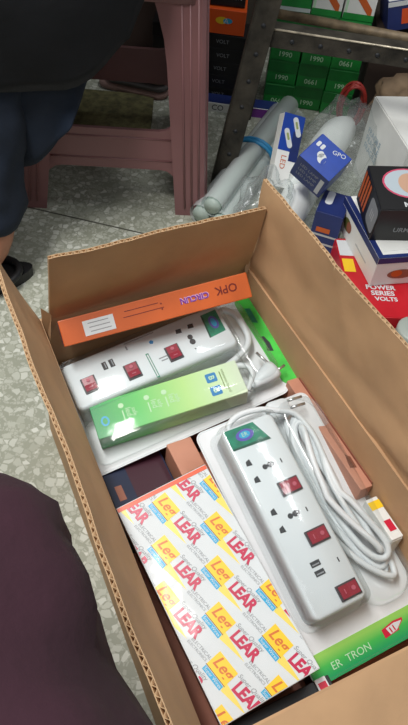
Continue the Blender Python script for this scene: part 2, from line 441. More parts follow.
carton_local('product_box', 'plain salmon cardboard box in the gap above the printed white box', 'box', 0.262, 0.300, 0.40, 0.496, 0.006, 0.172, M_SALMON)
carton_local('product_box', 'flat brown inner box deep under the right extension pack', 'box', 0.312, 0.476, 0.136, 0.50, 0.006, 0.115, M_RBROWN)
carton_local('product_box', 'wide brown inner box deep under the far extension pack', 'box', 0.156, 0.476, 0.53, 0.685, 0.006, 0.13, M_RBROWN)
carton_local('product_box', 'brown inner box deep under the printed white box', 'box', 0.16, 0.30, 0.137, 0.385, 0.006, 0.115, M_RBROWN)

# ------------------------------------------------------------------ extension board in a blister pack, right
def socket_mesh(b, x, y, z, sw=1.0, flip=0):
    """universal socket: two slanted flat holes, a round pair and a small slit, seen as dark recesses"""
    M = T(x, y, z, flip)
    for dx, dy in ((-0.0165, 0.0125), (-0.0165, -0.0115)):
        b.prism([(dx - 0.004, dy - 0.003), (dx + 0.004, dy - 0.004), (dx + 0.003, dy + 0.005), (dx - 0.003, dy + 0.003)], -0.0005, 0.0003, M_HOLE, M)
    b.disc(0.0015, 0, 0.0036, 0.0036, 0.0003, M_HOLE, M); b.disc(0.010, 0.0003, 0.0052, 0.0042, 0.0003, M_HOLE, M)
    b.box((0.0255, -0.0005, 0), (0.0016, 0.006, 0.0006), M_HOLE, M)
def switch(parent, x, y, rz, M0, sx=0.025, sy=0.0155):
    b = MB()
    b.box((0, 0, 0.0008), (sx + 0.0045, sy + 0.0045, 0.003), M_SWR, None, 0.0008)
    b.add([(-sx / 2, -sy / 2, 0.0024), (sx / 2, -sy / 2, 0.0024), (sx / 2, sy / 2, 0.0024), (-sx / 2, sy / 2, 0.0024),
           (-sx / 2, -sy / 2, 0.0052), (0, -sy / 2, 0.003), (sx / 2, -sy / 2, 0.0046), (sx / 2, sy / 2, 0.0046), (0, sy / 2, 0.003), (-sx / 2, sy / 2, 0.0052)],
          [[4, 5, 8, 9], [5, 6, 7, 8], [0, 1, 6, 5, 4], [2, 3, 9, 8, 7], [0, 4, 9, 3], [1, 2, 7, 6]], M_RED)
    b.disc(0.006, 0, 0.0028, 0.0028, 0.0045, mat('switch_mark', (188, 84, 104), 0.4))
    b.box((-0.006, 0, 0.0046), (0.0012, 0.006, 0.0008), MC['switch_mark'])
    return b.build('switch', parent, M0 @ T(x, y, 0, rz))
PA = (0.137, 0.454, 0.222); RA = (14, -4, 32.93)
packA = thing('extension_board_pack', 'blister pack with an upright white extension board beside a coiled white cord', 'extension board', PA, RA, None)
# backing card with the printed green end band (its own mesh so the print follows the band)
b = MB(); CZ = -0.042
b.slab(0.0285, -0.0225, 0.179, 0.349, 0.012, [(0, CZ - 0.0012), (0, CZ)], M_CARDW, None, smooth=False)
b.build('backing_card', packA)
b = MB(); b.slab(-0.0065, 0, 0.177, 0.034, 0.010, [(0, 0), (0, 0.0006)], M_GBAND, None, smooth=False)
b.text('ER  TRON', 0.013, M_PALEG, T(-0.038, -0.004, 0.0009, 0))
Ma = T(0.030, 0.002, 0.0008, 8, 0.75)
b.prism([(-0.024, -0.006), (0.006, -0.008), (0.006, -0.005), (0.020, 0.001), (0.022, 0.005), (0.004, 0.009), (-0.022, 0.008)], 0, 0.0002, M_REDP, Ma)
b.prism([(-0.012, -0.006), (0.002, -0.006), (0.018, 0.002), (0.004, 0.006), (-0.014, 0.006)], 0.0002, 0.0004, M_PAPER, Ma)
for k in range(3): b.rect(-0.016 + k * 0.007, -0.0135 + k * 0.007, -0.005, 0.004, 0.0005, M_REDP, Ma)
b.build('header_band', packA, T(0.035, -0.180, CZ))
b = MB()
b.slab(0, 0, 0.078, 0.262, 0.010, [(0, CZ), (0, -0.006), (0.0012, -0.0022), (0.004, 0)], M_WHITE)
stripA = b.build('power_strip', packA, T(0, 0, 0))
b = MB()
b.prism([(-0.035, 0.128), (0.008, 0.1265), (0.021, 0.096), (-0.034, 0.099)], 0, 0.0003, M_GREENL)
b.prism([(-0.034, 0.1015), (0.0185, 0.1005), (0.021, 0.096), (-0.034, 0.099)], 0.0003, 0.0005, M_GREEND)
b.disc(-0.010, 0.114, 0.013, 0.008, 0.0006, M_PURPLE); b.disc(-0.010, 0.1145, 0.008, 0.005, 0.0007, M_TEAL)
b.text('ER', 0.008, M_PALEG, T(-0.010, 0.1145, 0.0009)); b.build('brand_label', stripA)
I4 = Matrix.Identity(4)
for y in (0.0645, -0.0055):
    b = MB(); socket_mesh(b, -0.0065, y, 0); b.build('socket', stripA)
for x, y in ((0.0128, 0.029), (0.0151, -0.0408), (0.018, -0.1141)): switch(stripA, x, y, 0, I4)
for y in (-0.070, -0.0817):
    b = MB(); b.box((-0.0045, y, 0.0002), (0.013, 0.007, 0.0012), M_HOLE); b.box((-0.0045, y - 0.001, 0.0006), (0.010, 0.0018, 0.001), M_GREY); b.build('usb_port', stripA)
b = MB(); b.box((0.025, -0.0774, 0.0001), (0.0016, 0.006, 0.0006), M_HOLE); b.build('indicator_light', stripA)
# cord: figure-of-eight hank, and the lead from the strip head to the plug
b = MB()
def hank(k, wt, wb, top, bot, off, zoff):
    pts = []
    n = 40
    for i in range(n):
        a = 2 * PI * i / n
        y = math.cos(a); s = math.sin(a)
        wdt = (wt if y > 0 else wb) * (0.80 + 0.20 * min(1, abs(y) * 1.3))
        yy = top * max(y, 0) - bot * max(-y, 0)
        xx = 0.0655 + off + 0.022 * (-y if y < 0 else 0) + 0.006 * max(y, 0) ** 2 + s * wdt * (1 if y > -0.1 else 1) + 0.004 * math.sin(3 * a + k)
        # the hank leans: its waist crosses over
        zz = zoff + 0.007 * math.sin(a * 1 + k) + 0.004 * noise.noise((k * 3.1, a, 0))
        pts.append((xx, yy - 0.002, zz))
    return pts
for k, (wt, wb, top, bot, off, z) in enumerate(((0.013, 0.017, 0.108, 0.098, 0.002, -0.017), (0.017, 0.022, 0.114, 0.106, 0.001, -0.024), (0.021, 0.028, 0.118, 0.114, 0.001, -0.029),
                                                (0.008, 0.011, 0.100, 0.088, 0.001, -0.013), (0.024, 0.033, 0.122, 0.122, 0.001, -0.033))):
    b.tube(hank(k, wt, wb, top, bot, off, z), 0.0043, M_CORD, None, 10, True)
lead = smooth_path([(-0.022, 0.128, -0.018), (-0.018, 0.139, -0.016), (0.0015, 0.1465, -0.016), (0.0315, 0.144, -0.018), (0.053, 0.133, -0.016), (0.076, 0.115, -0.014), (0.082, 0.07, -0.012), (0.070, 0.01, -0.009), (0.076, -0.06, -0.012)])
b.tube(lead, 0.0042, M_CORD)
b.build('power_cord', packA)
b = MB(); b.slab(0, 0, 0.034, 0.026, 0.008, [(0.002, -0.012), (0, -0.006), (0, 0.004), (0.003, 0.009)], M_WHITE)
plug = b.build('plug', packA, T(0.060, 0.136, -0.026, -4))
for y in (0.006, -0.005):
    b = MB(); b.tube([(0.014, y, 0.006), (0.038, y, 0.006)], 0.0021, M_METAL, None, 8); b.build('pin', plug)
# clear formed shell: flange, dome over the strip, dome over the cord
b = MB()
b.slab(0.0285, -0.022, 0.177, 0.347, 0.012, [(0, CZ + 0.0008), (0.002, CZ + 0.0012)], M_FILM, None, False, False)
b.slab(0, 0, 0.090, 0.276, 0.014, [(-0.003, CZ + 0.001), (0, CZ + 0.004), (0.0012, -0.004), (0.003, 0.003), (0.008, 0.0062)], M_FILM, None, False, True)
b.slab(0.080, -0.002, 0.074, 0.292, 0.03, [(-0.003, CZ + 0.001), (0, CZ + 0.004), (0.002, -0.018), (0.007, -0.009), (0.016, -0.006)], M_FILM, None, False, True)
b.build('blister_shell', packA)

# ------------------------------------------------------------------ extension board in a blister pack, far left
PB = (-0.080, 0.675, 0.226); RB = (7, -10, 32.17)
packB = thing('extension_board_pack', 'blister pack with a white extension board and a pale green leaflet box', 'extension board', PB, RB)
b = MB()
b.slab(0.0125, -0.0315, 0.320, 0.189, 0.014, [(0, CZ - 0.0012), (0, CZ)], M_CARDW, None, smooth=False)
b.build('backing_card', packB)
b = MB(); b.slab(0, 0, 0.026, 0.172, 0.010, [(0, 0), (0, 0.001)], mat('band_green', (70, 190, 70), 0.35, 0.12, 25), None, smooth=False)
b.prism([(-0.008, -0.022), (0.001, -0.026), (0.003, -0.010), (0.0, 0.004), (-0.006, 0.006), (-0.004, -0.008)], 0.001, 0.0014, M_HOLE)
b.prism([(-0.004, 0.035), (0.004, 0.03), (0.005, 0.06), (-0.003, 0.064)], 0.001, 0.0012, M_GREENL)
b.build('header_band', packB, T(0.180, -0.028, CZ))
b = MB(); b.slab(0, 0, 0.254, 0.080, 0.010, [(0, CZ), (0, -0.006), (0.0012, -0.0022), (0.004, 0)], M_WHITE)
stripB = b.build('power_strip', packB)
b = MB()
b.prism([(0.096, 0.0295), (0.1215, 0.030), (0.1195, -0.0106), (0.092, -0.0126)][::-1], 0, 0.0003, M_GREENL)
b.prism([(0.096, 0.0295), (0.0985, 0.0295), (0.0945, -0.0126), (0.092, -0.0126)][::-1], 0.0003, 0.0005, M_GREEND)
b.disc(0.109, 0.010, 0.007, 0.012, 0.0006, M_PURPLE); b.disc(0.109, 0.010, 0.004, 0.008, 0.0008, M_TEAL); b.build('brand_label', stripB)
b = MB()
for x, y in ((0.0545, 0.0190), (0.0745, 0.0195)):
    b.prism([(x - 0.005, y - 0.003), (x + 0.004, y - 0.0045), (x + 0.005, y + 0.003), (x - 0.003, y + 0.004)], 0, 0.0003, M_HOLE)
b.disc(0.066, 0.002, 0.004, 0.0045, 0.0003, M_HOLE); b.disc(0.066, -0.007, 0.0045, 0.005, 0.0003, M_HOLE); b.box((0.066, -0.02, 0.0001), (0.006, 0.0016, 0.0006), M_HOLE)
b.build('socket', stripB)
for x, y in ((-0.0975, -0.0075), (-0.0335, -0.014), (0.033, -0.0125)): switch(stripB, x, y, 90, I4, 0.022, 0.017)
for x in (-0.067, -0.056):
    b = MB(); b.box((x, 0.0122, 0.0002), (0.007, 0.013, 0.0012), M_HOLE); b.box((x + 0.001, 0.0122, 0.0006), (0.0018, 0.010, 0.001), M_GREY); b.build('usb_port', stripB)
b = MB(); b.box((-0.004, 0.034, 0.0002), (0.048, 0.0014, 0.0006), M_GREY); b.box((-0.027, 0.026, 0.0002), (0.0025, 0.007, 0.0006), M_GREY)
b.prism([(0.008, 0.017), (0.012, 0.016), (0.014, 0.020), (0.011, 0.023), (0.007, 0.021)], 0, 0.0003, M_BLUEP)
b.rect(-0.006, -0.0015, -0.04, 0.004, 0.0004, M_GREENL); b.rect(-0.0048, -0.0027, -0.038, 0.002, 0.0006, M_PAPER)
b.box((0.016, -0.012, 0.0003), (0.014, 0.0016, 0.0006), M_GREY); b.box((0.016, -0.017, 0.0003), (0.010, 0.0016, 0.0006), M_GREY)
b.build('printed_marking', stripB)
b = MB()
b.slab(0, 0, 0.222, 0.056, 0.002, [(0, -0.0345), (0, -0.001), (0.0008, 0)], M_GGRAD, None, smooth=False)
M_GW = mat('print_whitish_green', (196, 230, 186), 0.4)
for x, sx in ((-0.068, 1), (-0.03, 1), (-0.004, 1)):
    b.disc(x, 0.012, 0.004, 0.004, 0.0003, M_GW); b.box((x, -0.004, 0.0002), (0.0016, 0.016, 0.0004), M_GW)
    b.text('led', 0.012, M_GW, T(x + 0.008, -0.001, 0.0004, -90)); b.text('safe', 0.009, M_GW, T(x + 0.016, -0.003, 0.0004, -90))
b.disc(-0.095, -0.004, 0.006, 0.008, 0.0003, M_TEAL); b.disc(-0.095, -0.004, 0.0035, 0.005, 0.0004, MC['green_to_pale_print'])
for y in (0.011, -0.011):
    b.slab(0.068, y, 0.016, 0.015, 0.002, [(0, 0), (0, 0.0004)], M_BLUEP, None, smooth=False)
    b.text('B', 0.012, M_GW, T(0.068, y, 0.0006, -90), bold=0.02)
b.box((0.082, 0.002, 0.0002), (0.0014, 0.03, 0.0004), mat('print_olive', (120, 140, 70), 0.4))
b.text('extension board', 0.006, MC['print_olive'], T(0.087, 0.0, 0.0004, -90))
b.build('leaflet_box', packB, T(-0.0045, -0.0755, -0.004, -6.5))
b = MB()
b.tube(smooth_path([(0.124, 0.022, -0.018), (0.136, 0.034, -0.018), (0.150, 0.018, -0.018), (0.152, -0.016, -0.02), (0.143, -0.038, -0.02), (0.120, -0.050, -0.02), (0.100, -0.055, -0.022)]), 0.0052, M_CORD)
b.tube(smooth_path([(0.098, -0.06, -0.026), (0.116, -0.066, -0.018), (0.126, -0.078, -0.016), (0.122, -0.092, -0.018), (0.108, -0.105, -0.024)]), 0.0050, M_CORD)
b.build('power_cord', packB)
b = MB()
loops = []
for t, rr in ((0, 0.006), (0.012, 0.009), (0.024, 0.013), (0.040, 0.016), (0.046, 0.014)):
    loops.append([(t, rr * math.cos(2 * PI * k / 14), rr * 0.75 * math.sin(2 * PI * k / 14)) for k in range(14)])
b.loft(loops, M_WHITE)
plug = b.build('plug', packB, T(0.116, -0.102, -0.022, 14))
for y in (0.007, -0.006):
    b = MB(); b.tube([(0.044, y, 0.002), (0.040, y + 0.028, 0.008)] if y > 0 else [(0.044, y, 0.002), (0.060, y, 0.002)], 0.0021, M_METAL, None, 8); b.build('pin', plug)
b = MB()
b.slab(0.0125, -0.0315, 0.318, 0.187, 0.014, [(0, CZ + 0.0008), (0.002, CZ + 0.0012)], M_FILM, None, False, False)
b.slab(0, 0, 0.266, 0.092, 0.014, [(-0.003, CZ + 0.001), (0, CZ + 0.004), (0.0012, -0.004), (0.003, 0.003), (0.008, 0.0062)], M_FILM, None, False, True)
b.slab(-0.004, -0.078, 0.250, 0.070, 0.014, [(-0.003, CZ + 0.001), (0, CZ + 0.004), (0.0012, -0.006), (0.003, 0.000), (0.008, 0.003)], M_FILM, None, False, True)
b.slab(0.142, -0.03, 0.052, 0.15, 0.02, [(-0.003, CZ + 0.001), (0, CZ + 0.004), (0.002, -0.012), (0.007, -0.006), (0.012, -0.004)], M_FILM, None, False, True)
b.build('blister_shell', packB)

# ------------------------------------------------------------------ printed white box, lower left of the carton
PL = (0.047, 0.341, 0.225); RL = (8, -10, 34.19)
bw, bh, bd = 0.121, 0.266, 0.075
lear = thing('product_box', 'white box printed all over with red LEAR and yellow square logos', 'box', PL, RL)
b = MB(); b.box((0, 0, -bd / 2 - 0.001), (bw, bh, bd - 0.002), M_RBROWN, None, 0.001)
b.prism([(bw / 2 * 0 - 0.011, 0), (0.011, 0), (0.0085, -0.009), (0, -0.013), (-0.0085, -0.009)], -0.0004, 0.0004, mat('notch_dark', (70, 36, 26), 0.7), face((-bw / 2 - 0.0003, 0.012, -0.004), (0, -1, 0), (0, 0, 1)))
b.build('box_body', lear)
b = MB(); b.box((0, 0, -0.0005), (bw + 0.002, bh + 0.002, 0.0025), M_PAPER, None, 0.0008)
Z0 = 0.0009
hw, hh = bw / 2 + 0.0005, bh / 2 + 0.0005
M_YELL = mat('print_pale_yellow', (240, 214, 96), 0.35)
M_LEARR = mat('print_crimson', (196, 28, 74), 0.35)
def motif(tb, x, y):
    M = T(x, y, Z0, -74)
    # local: +x reading direction, +y up.  word, wedge, small script, small print, yellow tile and blue bar
    tb.add([(-0.028, -0.0045, 0), (-0.0245, -0.015, 0), (0.012, -0.0122, 0)], [[0, 1, 2]], M_YELL, M)
    tb.text('LEAR', 0.0185, M_LEARR, M @ T(0, 0, 0.0002), shear=0.1, bold=0.045, wide=0.86)
    tb.text('Super Quality', 0.0072, M_GREY, M @ T(-0.002, 0.0105, 0.0002), shear=0.3)
    tb.text('ELECTRICAL', 0.0054, M_GREY, M @ T(0.030, -0.0075, 0.0002), shear=0.1)
    tb.text('ELECTRONICS', 0.0046, M_GREY, M @ T(0.028, -0.0125, 0.0002), shear=0.1)
    M2 = T(x - 0.009, y + 0.038, Z0, -78)
    tb.rect(-0.0150, 0.0150, -0.0098, 0.0098, 0.0002, M_YEL, M2)
    tb.add([(-0.0155, -0.0098, 0.0001), (0.0155, -0.0098, 0.0001), (0.0155, -0.0106, 0.0001), (-0.0155, -0.0106, 0.0001)][::-1], [[0, 1, 2, 3]], M_DKRED, M2)
    tb.text('Leg', 0.0175, mat('print_brick', (214, 110, 30), 0.4), M2 @ T(0.000, 0.001, 0.0004), shear=0.25, bold=0.02)
    tb.rect(-0.0145, 0.0145, -0.0170, -0.0112, 0.0002, M_TEAL, M2)
    tb.text('Super Wires', 0.0052, M_PAPER, M2 @ T(0, -0.0141, 0.0004))
tb = MB()
for i in range(-4, 5):
    for j in range(-5, 6):
        x = 0.003 + 0.0447 * i - 0.0240 * j; y = 0.070 - 0.0508 * i - 0.0470 * j
        if -0.10 < x < 0.10 and -0.19 < y < 0.19: motif(tb, x, y)
# trim the repeat print to the lid
me = bpy.data.meshes.new('tmp'); me.from_pydata([tuple(v) for v in tb.v], [], tb.f); bmx = bmesh.new(); bmx.from_mesh(me)
for p, k in zip(bmx.faces, tb.fm): p.material_index = k
for co, no in (((hw - 0.0006, 0, 0), (1, 0, 0)), ((-hw + 0.0006, 0, 0), (-1, 0, 0)), ((0, hh - 0.006, 0), (0, 1, 0)), ((0, -hh + 0.0006, 0), (0, -1, 0))):
    bmesh.ops.bisect_plane(bmx, geom=bmx.verts[:] + bmx.edges[:] + bmx.faces[:], plane_co=co, plane_no=no, clear_outer=True)
bmx.verts.index_update()
o0 = len(b.v); b.v += [v.co.copy() for v in bmx.verts]
for p in bmx.faces:
    b.f.append([o0 + v.index for v in p.verts]); b.fm.append(b.mi(tb.mats[p.material_index])); b.sm.append(False)
bmx.free(); bpy.data.meshes.remove(me)
b.rect(-hw, hw, hh - 0.006, hh - 0.0006, Z0 + 0.0002, M_ORED)
b.build('printed_lid', lear)
b = MB(); b.slab(0, 0, bw + 0.006, bh + 0.006, 0.004, [(0, -0.03), (0.001, 0.001), (0.004, 0.0026)], film('cling_wrap', (253, 254, 254), 0.16, 0.3, 16, 0.012), None, False, True)
b.build('cling_wrap', lear)

# ------------------------------------------------------------------ long orange box along the far end
orange = thing('product_box', 'long narrow orange box lying along the far wall of the carton', 'box', (-0.0773, 0.708, 0.290), (42, -8, 24.45))
b = MB(); b.box((0, 0, -0.014), (0.281, 0.0375, 0.028), M_ORANGE, None, 0.0012)
b.rect(-0.108, -0.0635, -0.0120, 0.0095, 0.0004, M_PAPER)
for k in range(3): b.box((-0.086 + 0.001 * k, 0.005 - 0.006 * k, 0.0004), (0.030, 0.0012, 0.0004), M_GREY)
b.text('OPK', 0.017, M_DKRED, T(0.105, 0.003, 0.0005, 180), bold=0.01)
b.text('CIRCUN', 0.0115, M_VIOLET, T(0.056, 0.0015, 0.0006, 180), bold=0.03); b.text('CIRCUN', 0.0115, mat('print_lilac', (206, 160, 190), 0.4), T(0.0565, 0.002, 0.0004, 180), bold=0.07)
for y in (0.006, -0.002): b.disc(0.007, y, 0.0012, 0.0012, 0.0004, M_DKRED)
b.box((-0.02, 0.0, 0.0002), (0.06, 0.001, 0.0003), M_DKRED); b.box((-0.022, 0.008, 0.0002), (0.05, 0.001, 0.0003), M_DKRED)
b.build('box_body', orange)
b = MB(); b.box((-0.1411, 0, -0.014), (0.0012, 0.034, 0.025), M_MAROONC, None, 0.0004); b.build('end_flap', orange)

# small goods squeezed at the right wall and the near end
t = thing('product_box', 'slim salmon cardboard box squeezed upright against the right carton wall', 'box', BS * 0.4705 + BL_ * 0.40 + Vector((0, 0, 0.118)), (0, 0, 31.556))
b = MB(); b.box((0, 0.01, 0.047), (0.019, 0.20, 0.094), M_SALMON, None, 0.001)
b.prism([(-0.004, -0.055), (0.005, -0.058), (0.006, -0.040), (0.001, -0.034), (-0.002, -0.044)], 0.094, 0.0945, mat('notch_brown', (120, 70, 50), 0.7))
b.build('box_body', t)
b = MB(); b.box((0.0100, 0.01, 0.050), (0.001, 0.194, 0.094), M_RBROWN); b.build('side_flap', t)
t = thing('product_box', 'small white box end with yellow and red print by the right carton wall', 'box', BS * 0.470 + BL_ * 0.266 + Vector((0, 0, 0.118)), (0, 0, 31.556))
b = MB(); b.box((0, 0, 0.044), (0.018, 0.062, 0.088), M_WHITEC, None, 0.001)
b.rect(-0.009, 0.009, 0.014, 0.026, 0.0884, M_YEL); b.rect(-0.004, 0.006, -0.020, -0.004, 0.0886, M_REDP); b.build('box_body', t)
b = MB(); b.box((0, -0.0315, 0.044), (0.016, 0.001, 0.08), M_WHITEC); b.build('end_flap', t)
t = thing('product_box', 'black box with a white tab under the near edge of the printed white box', 'box', BS * 0.246 + BL_ * 0.1235 + Vector((0, 0, 0.06)), (0, 0, 31.556))
b = MB(); b.box((0, 0, 0.058), (0.125, 0.022, 0.116), M_BLACK, None, 0.001); b.build('box_body', t)
b = MB(); b.box((0.050, 0, 0.1175), (0.014, 0.022, 0.002), M_PAPER, None, 0.0005); b.box((0.050, 0, 0.119), (0.010, 0.012, 0.0006), M_REDP); b.build('white_tab', t)

# ------------------------------------------------------------------ background goods
def goods(name, label, cat, loc, rot, size, m, dress=None, group=None, lid=None, lidm=None):
    """closed carton standing on its base: body, and a separate lid or tuck flap; local z up"""
    t = thing(name, label, cat, loc, rot, group)
    W, D, Hh = size
    b = MB()
    lh = lid or 0
    b.box((0, 0, (Hh - lh) / 2), (W, D, Hh - lh), m, None, 0.0012)
    if dress: dress(b, W, D, Hh)
    b.build('box_body', t)
    b = MB()
    if lid: b.box((0, 0, Hh - lh / 2), (W + 0.002, D + 0.002, lh), lidm or m, None, 0.0015); b.build('lid', t)
    else: b.box((0, 0, Hh + 0.0004), (W - 0.004, D - 0.004, 0.0008), lidm or m); b.build('top_flap', t)
    return t
def front(W, D, Hh): return face((0, -D / 2 - 0.0006, Hh / 2), (1, 0, 0), (0, 0, 1))

# green boxes: three stacks, four high
rown = ['bottom', 'second', 'third', 'top']; coln = ['left', 'middle', 'right']
for c in range(3):
    for r_ in range(4):
        def dr(b, W, D, Hh, c=c, r_=r_):
            Mf = front(W, D, Hh)
            b.text('1990' , 0.019, M_PALEG, Mf @ T(0, -0.013, 0, 180 if (c * 2 + r_) % 3 == 0 else 0), bold=0.01)
            b.rect(-W / 2 + 0.004, W / 2 - 0.004, -Hh / 2 + 0.0005, -Hh / 2 + 0.004, 0.0002, M_GLID, Mf)
        goods('green_box', 'green box with pale digits, %s in the %s green stack' % (['lowest', 'second from the floor', 'third from the floor', 'topmost'][r_], coln[c]), 'box',
              (0.098 + 0.0815 * c + random.uniform(-.001, .001), 1.925 + random.uniform(-.006, .006), 0.0 + 0.0645 * r_), (0, 0, random.uniform(-1, 1)), (0.0795, 0.11, 0.064), M_GCARD, dr, 'green boxes behind the rack', 0.031, M_GLID)
def dw(b, W, D, Hh):
    Mf = front(W, D, Hh)
    b.prism([(-W / 2 + 0.004, Hh / 2 - 0.008), (-W / 2 + 0.028, Hh / 2 - 0.008), (W / 2 - 0.008, -Hh / 2 + 0.03), (W / 2 - 0.008, -Hh / 2 + 0.006)][::-1], 0, 0.0003, M_ORANGE, Mf)
    b.rect(-W / 2 + 0.002, -W / 2 + 0.008, -Hh / 2, Hh / 2, 0.0002, M_PALEG, Mf); b.disc(W / 2 - 0.016, Hh / 2 - 0.014, 0.006, 0.006, 0.0003, M_RBROWN, Mf)
    b.rect(-W / 2, W / 2, -Hh / 2, -Hh / 2 + 0.016, 0.0004, M_GCARD, Mf)
goods('striped_box', 'white box with an orange diagonal stripe on the middle green stack', 'box', (0.180, 1.92, 0.259), (0, 0, 0), (0.076, 0.09, 0.085), M_WHITEC, dw, 'striped boxes on the green stacks')
goods('striped_box', 'white box with an orange diagonal stripe on the right green stack', 'box', (0.262, 1.92, 0.259), (0, 0, 0), (0.078, 0.09, 0.085), M_WHITEC, dw, 'striped boxes on the green stacks')
goods('green_box', 'plain green box with a white edge lying on the left green stack', 'box', (0.098, 1.925, 0.259), (0, 0, 3), (0.078, 0.10, 0.07), M_GCARD, lambda b, W, D, Hh: b.rect(-W / 2, W / 2, -Hh / 2, -Hh / 2 + 0.01, 0.0002, M_PAPER, front(W, D, Hh)))
# dark boxes and the blue one at the far right
goods('striped_carton', 'dark carton with red and white lettering standing on the floor right of the green stacks', 'box', (0.43, 1.94, 0), (0, 0, 0), (0.22, 0.14, 0.24), mat('dark_brown_card', (58, 46, 40), 0.6),
      lambda b, W, D, Hh: (b.rect(-W / 2, W / 2, 0.075, 0.112, 0.0002, M_REDC, front(W, D, Hh)), b.text('SUPER LIGHT', 0.02, M_PAPER, front(W, D, Hh) @ T(0, 0.092, 0.0004))))
goods('blue_box', 'blue and white box with an orange patch tilted on the dark carton', 'box', (0.40, 1.93, 0.258), (0, -14, 8), (0.13, 0.10, 0.075), M_DBLUE,
      lambda b, W, D, Hh: (b.rect(-0.03, 0.03, -0.022, 0.016, 0.0002, M_ORED, front(W, D, Hh)), b.disc(0, -0.003, 0.014, 0.010, 0.0004, M_YEL, front(W, D, Hh)), b.rect(-W / 2, W / 2, 0.024, 0.036, 0.0003, M_PAPER, front(W, D, Hh))), None, None, M_WHITEC)
# black boxes left of the post
for k in range(5):
    goods('black_box', 'flat black box, %s in the black stack beside the rack post' % ['lowest', 'second from below', 'middle one', 'fourth from below', 'topmost'][k], 'box', (-0.062 + random.uniform(-.004, .004), 1.90, 0.0365 * k), (0, 0, random.uniform(-2, 2)), (0.125, 0.09, 0.036), M_BLACK,
          lambda b, W, D, Hh: b.text('VOLT', 0.014, M_GREY, front(W, D, Hh) @ T(-0.01, 0, 0)), 'black boxes beside the post')
for k in range(5):
    goods('black_box', 'flat black box, %s in the black stack behind the stool leg' % ['lowest', 'second from below', 'middle one', 'fourth from below', 'topmost'][k], 'box', (-0.200 + random.uniform(-.004, .004), 1.92, 0.0365 * k), (0, 0, random.uniform(-2, 2)), (0.125, 0.09, 0.036), M_BLACK, None, 'black boxes behind the stool')
def dor(b, W, D, Hh):
    Mf = front(W, D, Hh)
    b.disc(-0.012, 0.004, 0.016, 0.009, 0.0002, M_YEL, Mf); b.disc(0.004, 0.004, 0.012, 0.007, 0.0004, M_TEAL, Mf); b.text('A', 0.02, M_PAPER, Mf @ T(0.0, 0.003, 0.0006))
goods('orange_box', 'orange box with a small round logo on top of the black boxes', 'box', (-0.072, 1.90, 0.184), (0, 0, 2), (0.10, 0.09, 0.062), mat('bright_orange_card', (236, 92, 30), 0.4), dor)
goods('orange_box', 'orange box half hidden by the stool leg', 'box', (-0.185, 1.91, 0.184), (0, 0, -4), (0.10, 0.09, 0.055), MC['bright_orange_card'])
goods('black_box', 'small black box with pale lettering on the orange box', 'box', (-0.075, 1.91, 0.249), (0, 0, 4), (0.09, 0.08, 0.05), M_BLACK, lambda b, W, D, Hh: b.text('POWER', 0.02, M_PAPER, front(W, D, Hh)))
goods('flat_box', 'long flat white and blue box on the floor before the black stack', 'box', (-0.02, 1.815, 0), (0, 0, 1.5), (0.24, 0.05, 0.026), M_WHITEC,
      lambda b, W, D, Hh: (b.text('CO', 0.022, M_HOLE, front(W, D, Hh) @ T(-0.045, 0, 0.0004)), b.rect(0.0, W / 2, -Hh / 2, Hh / 2, 0.0002, M_DBLUE, front(W, D, Hh)), b.rect(0.05, 0.1, -Hh / 2, Hh / 2, 0.0004, M_VIOLET, front(W, D, Hh))), None, None, M_DBLUE)

goods('dark_backdrop_block', 'plain dark brown block added to darken the gap behind the folded sack', 'box', (-0.40, 2.03, 0), (0, 0, -3), (0.30, 0.12, 0.26), mat('dark_backdrop_brown', (62, 46, 40), 0.7))  # added block, hides the bright floor and stands in for the dark there

# iron rack
rack = thing('iron_rack', 'grimy angle iron rack with rails standing over the green boxes', 'rack', (0.45, 1.6, 0))
def bar_between(name, a, bpt, wdt, m=M_IRON, flange=None):
    a, bpt = Vector(a), Vector(bpt); d = (bpt - a); L = d.length; d.normalize()
    side = Vector((0, 1, 0)) if abs(d.y) < 0.7 else Vector((1, 0, 0))
    ex = d; ey = (side - d * side.dot(d)).normalized(); ez = ex.cross(ey)
    Mx = Matrix(((ex.x, ey.x, ez.x, a.x), (ex.y, ey.y, ez.y, a.y), (ex.z, ey.z, ez.z, a.z), (0, 0, 0, 1)))
    b = MB(); b.box((L / 2, wdt / 2, 0), (L, wdt, 0.006), m, Mx, 0.001); b.box((L / 2, 0, -wdt / 2 * (1 if flange != 'up' else -1)), (L, 0.006, wdt), m, Mx, 0.001)
    if 'rail' in name: b.tube([Mx @ Vector((0.01, -0.003, 0.002)), Mx @ Vector((L - 0.01, -0.003, 0.002))], 0.0022, M_EDGE, None, 6)  # thin lighter strip along the rail edge
    k = 0
    while k * 0.06 < L - 0.04:
        b.tube([Mx @ Vector((0.03 + 0.06 * k, -0.002, -wdt * 0.5)), Mx @ Vector((0.03 + 0.06 * k, -0.0045, -wdt * 0.5))], 0.005, M_HOLE, None, 8); k += 1
    o = b.build(name, rack); o.matrix_local = rack.matrix_basis.inverted() @ Matrix.Identity(4)
    return o
bar_between('post', (-0.045, 1.452, 0), (0.022, 1.475, 0.60), 0.046)
bar_between('post', (-0.010, 1.775, 0), (0.030, 1.70, 0.60), 0.040)
bar_between('post', (0.93, 1.452, 0), (0.90, 1.475, 0.60), 0.036)
bar_between('post', (0.93, 1.79, 0), (0.90, 1.70, 0.60), 0.034)
bar_between('front_rail', (-0.005, 1.475, 0.376), (0.92, 1.475, 0.368), 0.036)
bar_between('side_rail', (0.01, 1.48, 0.34), (0.02, 1.74, 0.31), 0.03)
bar_between('side_rail', (0.91, 1.47, 0.325), (0.91, 1.74, 0.325), 0.03)
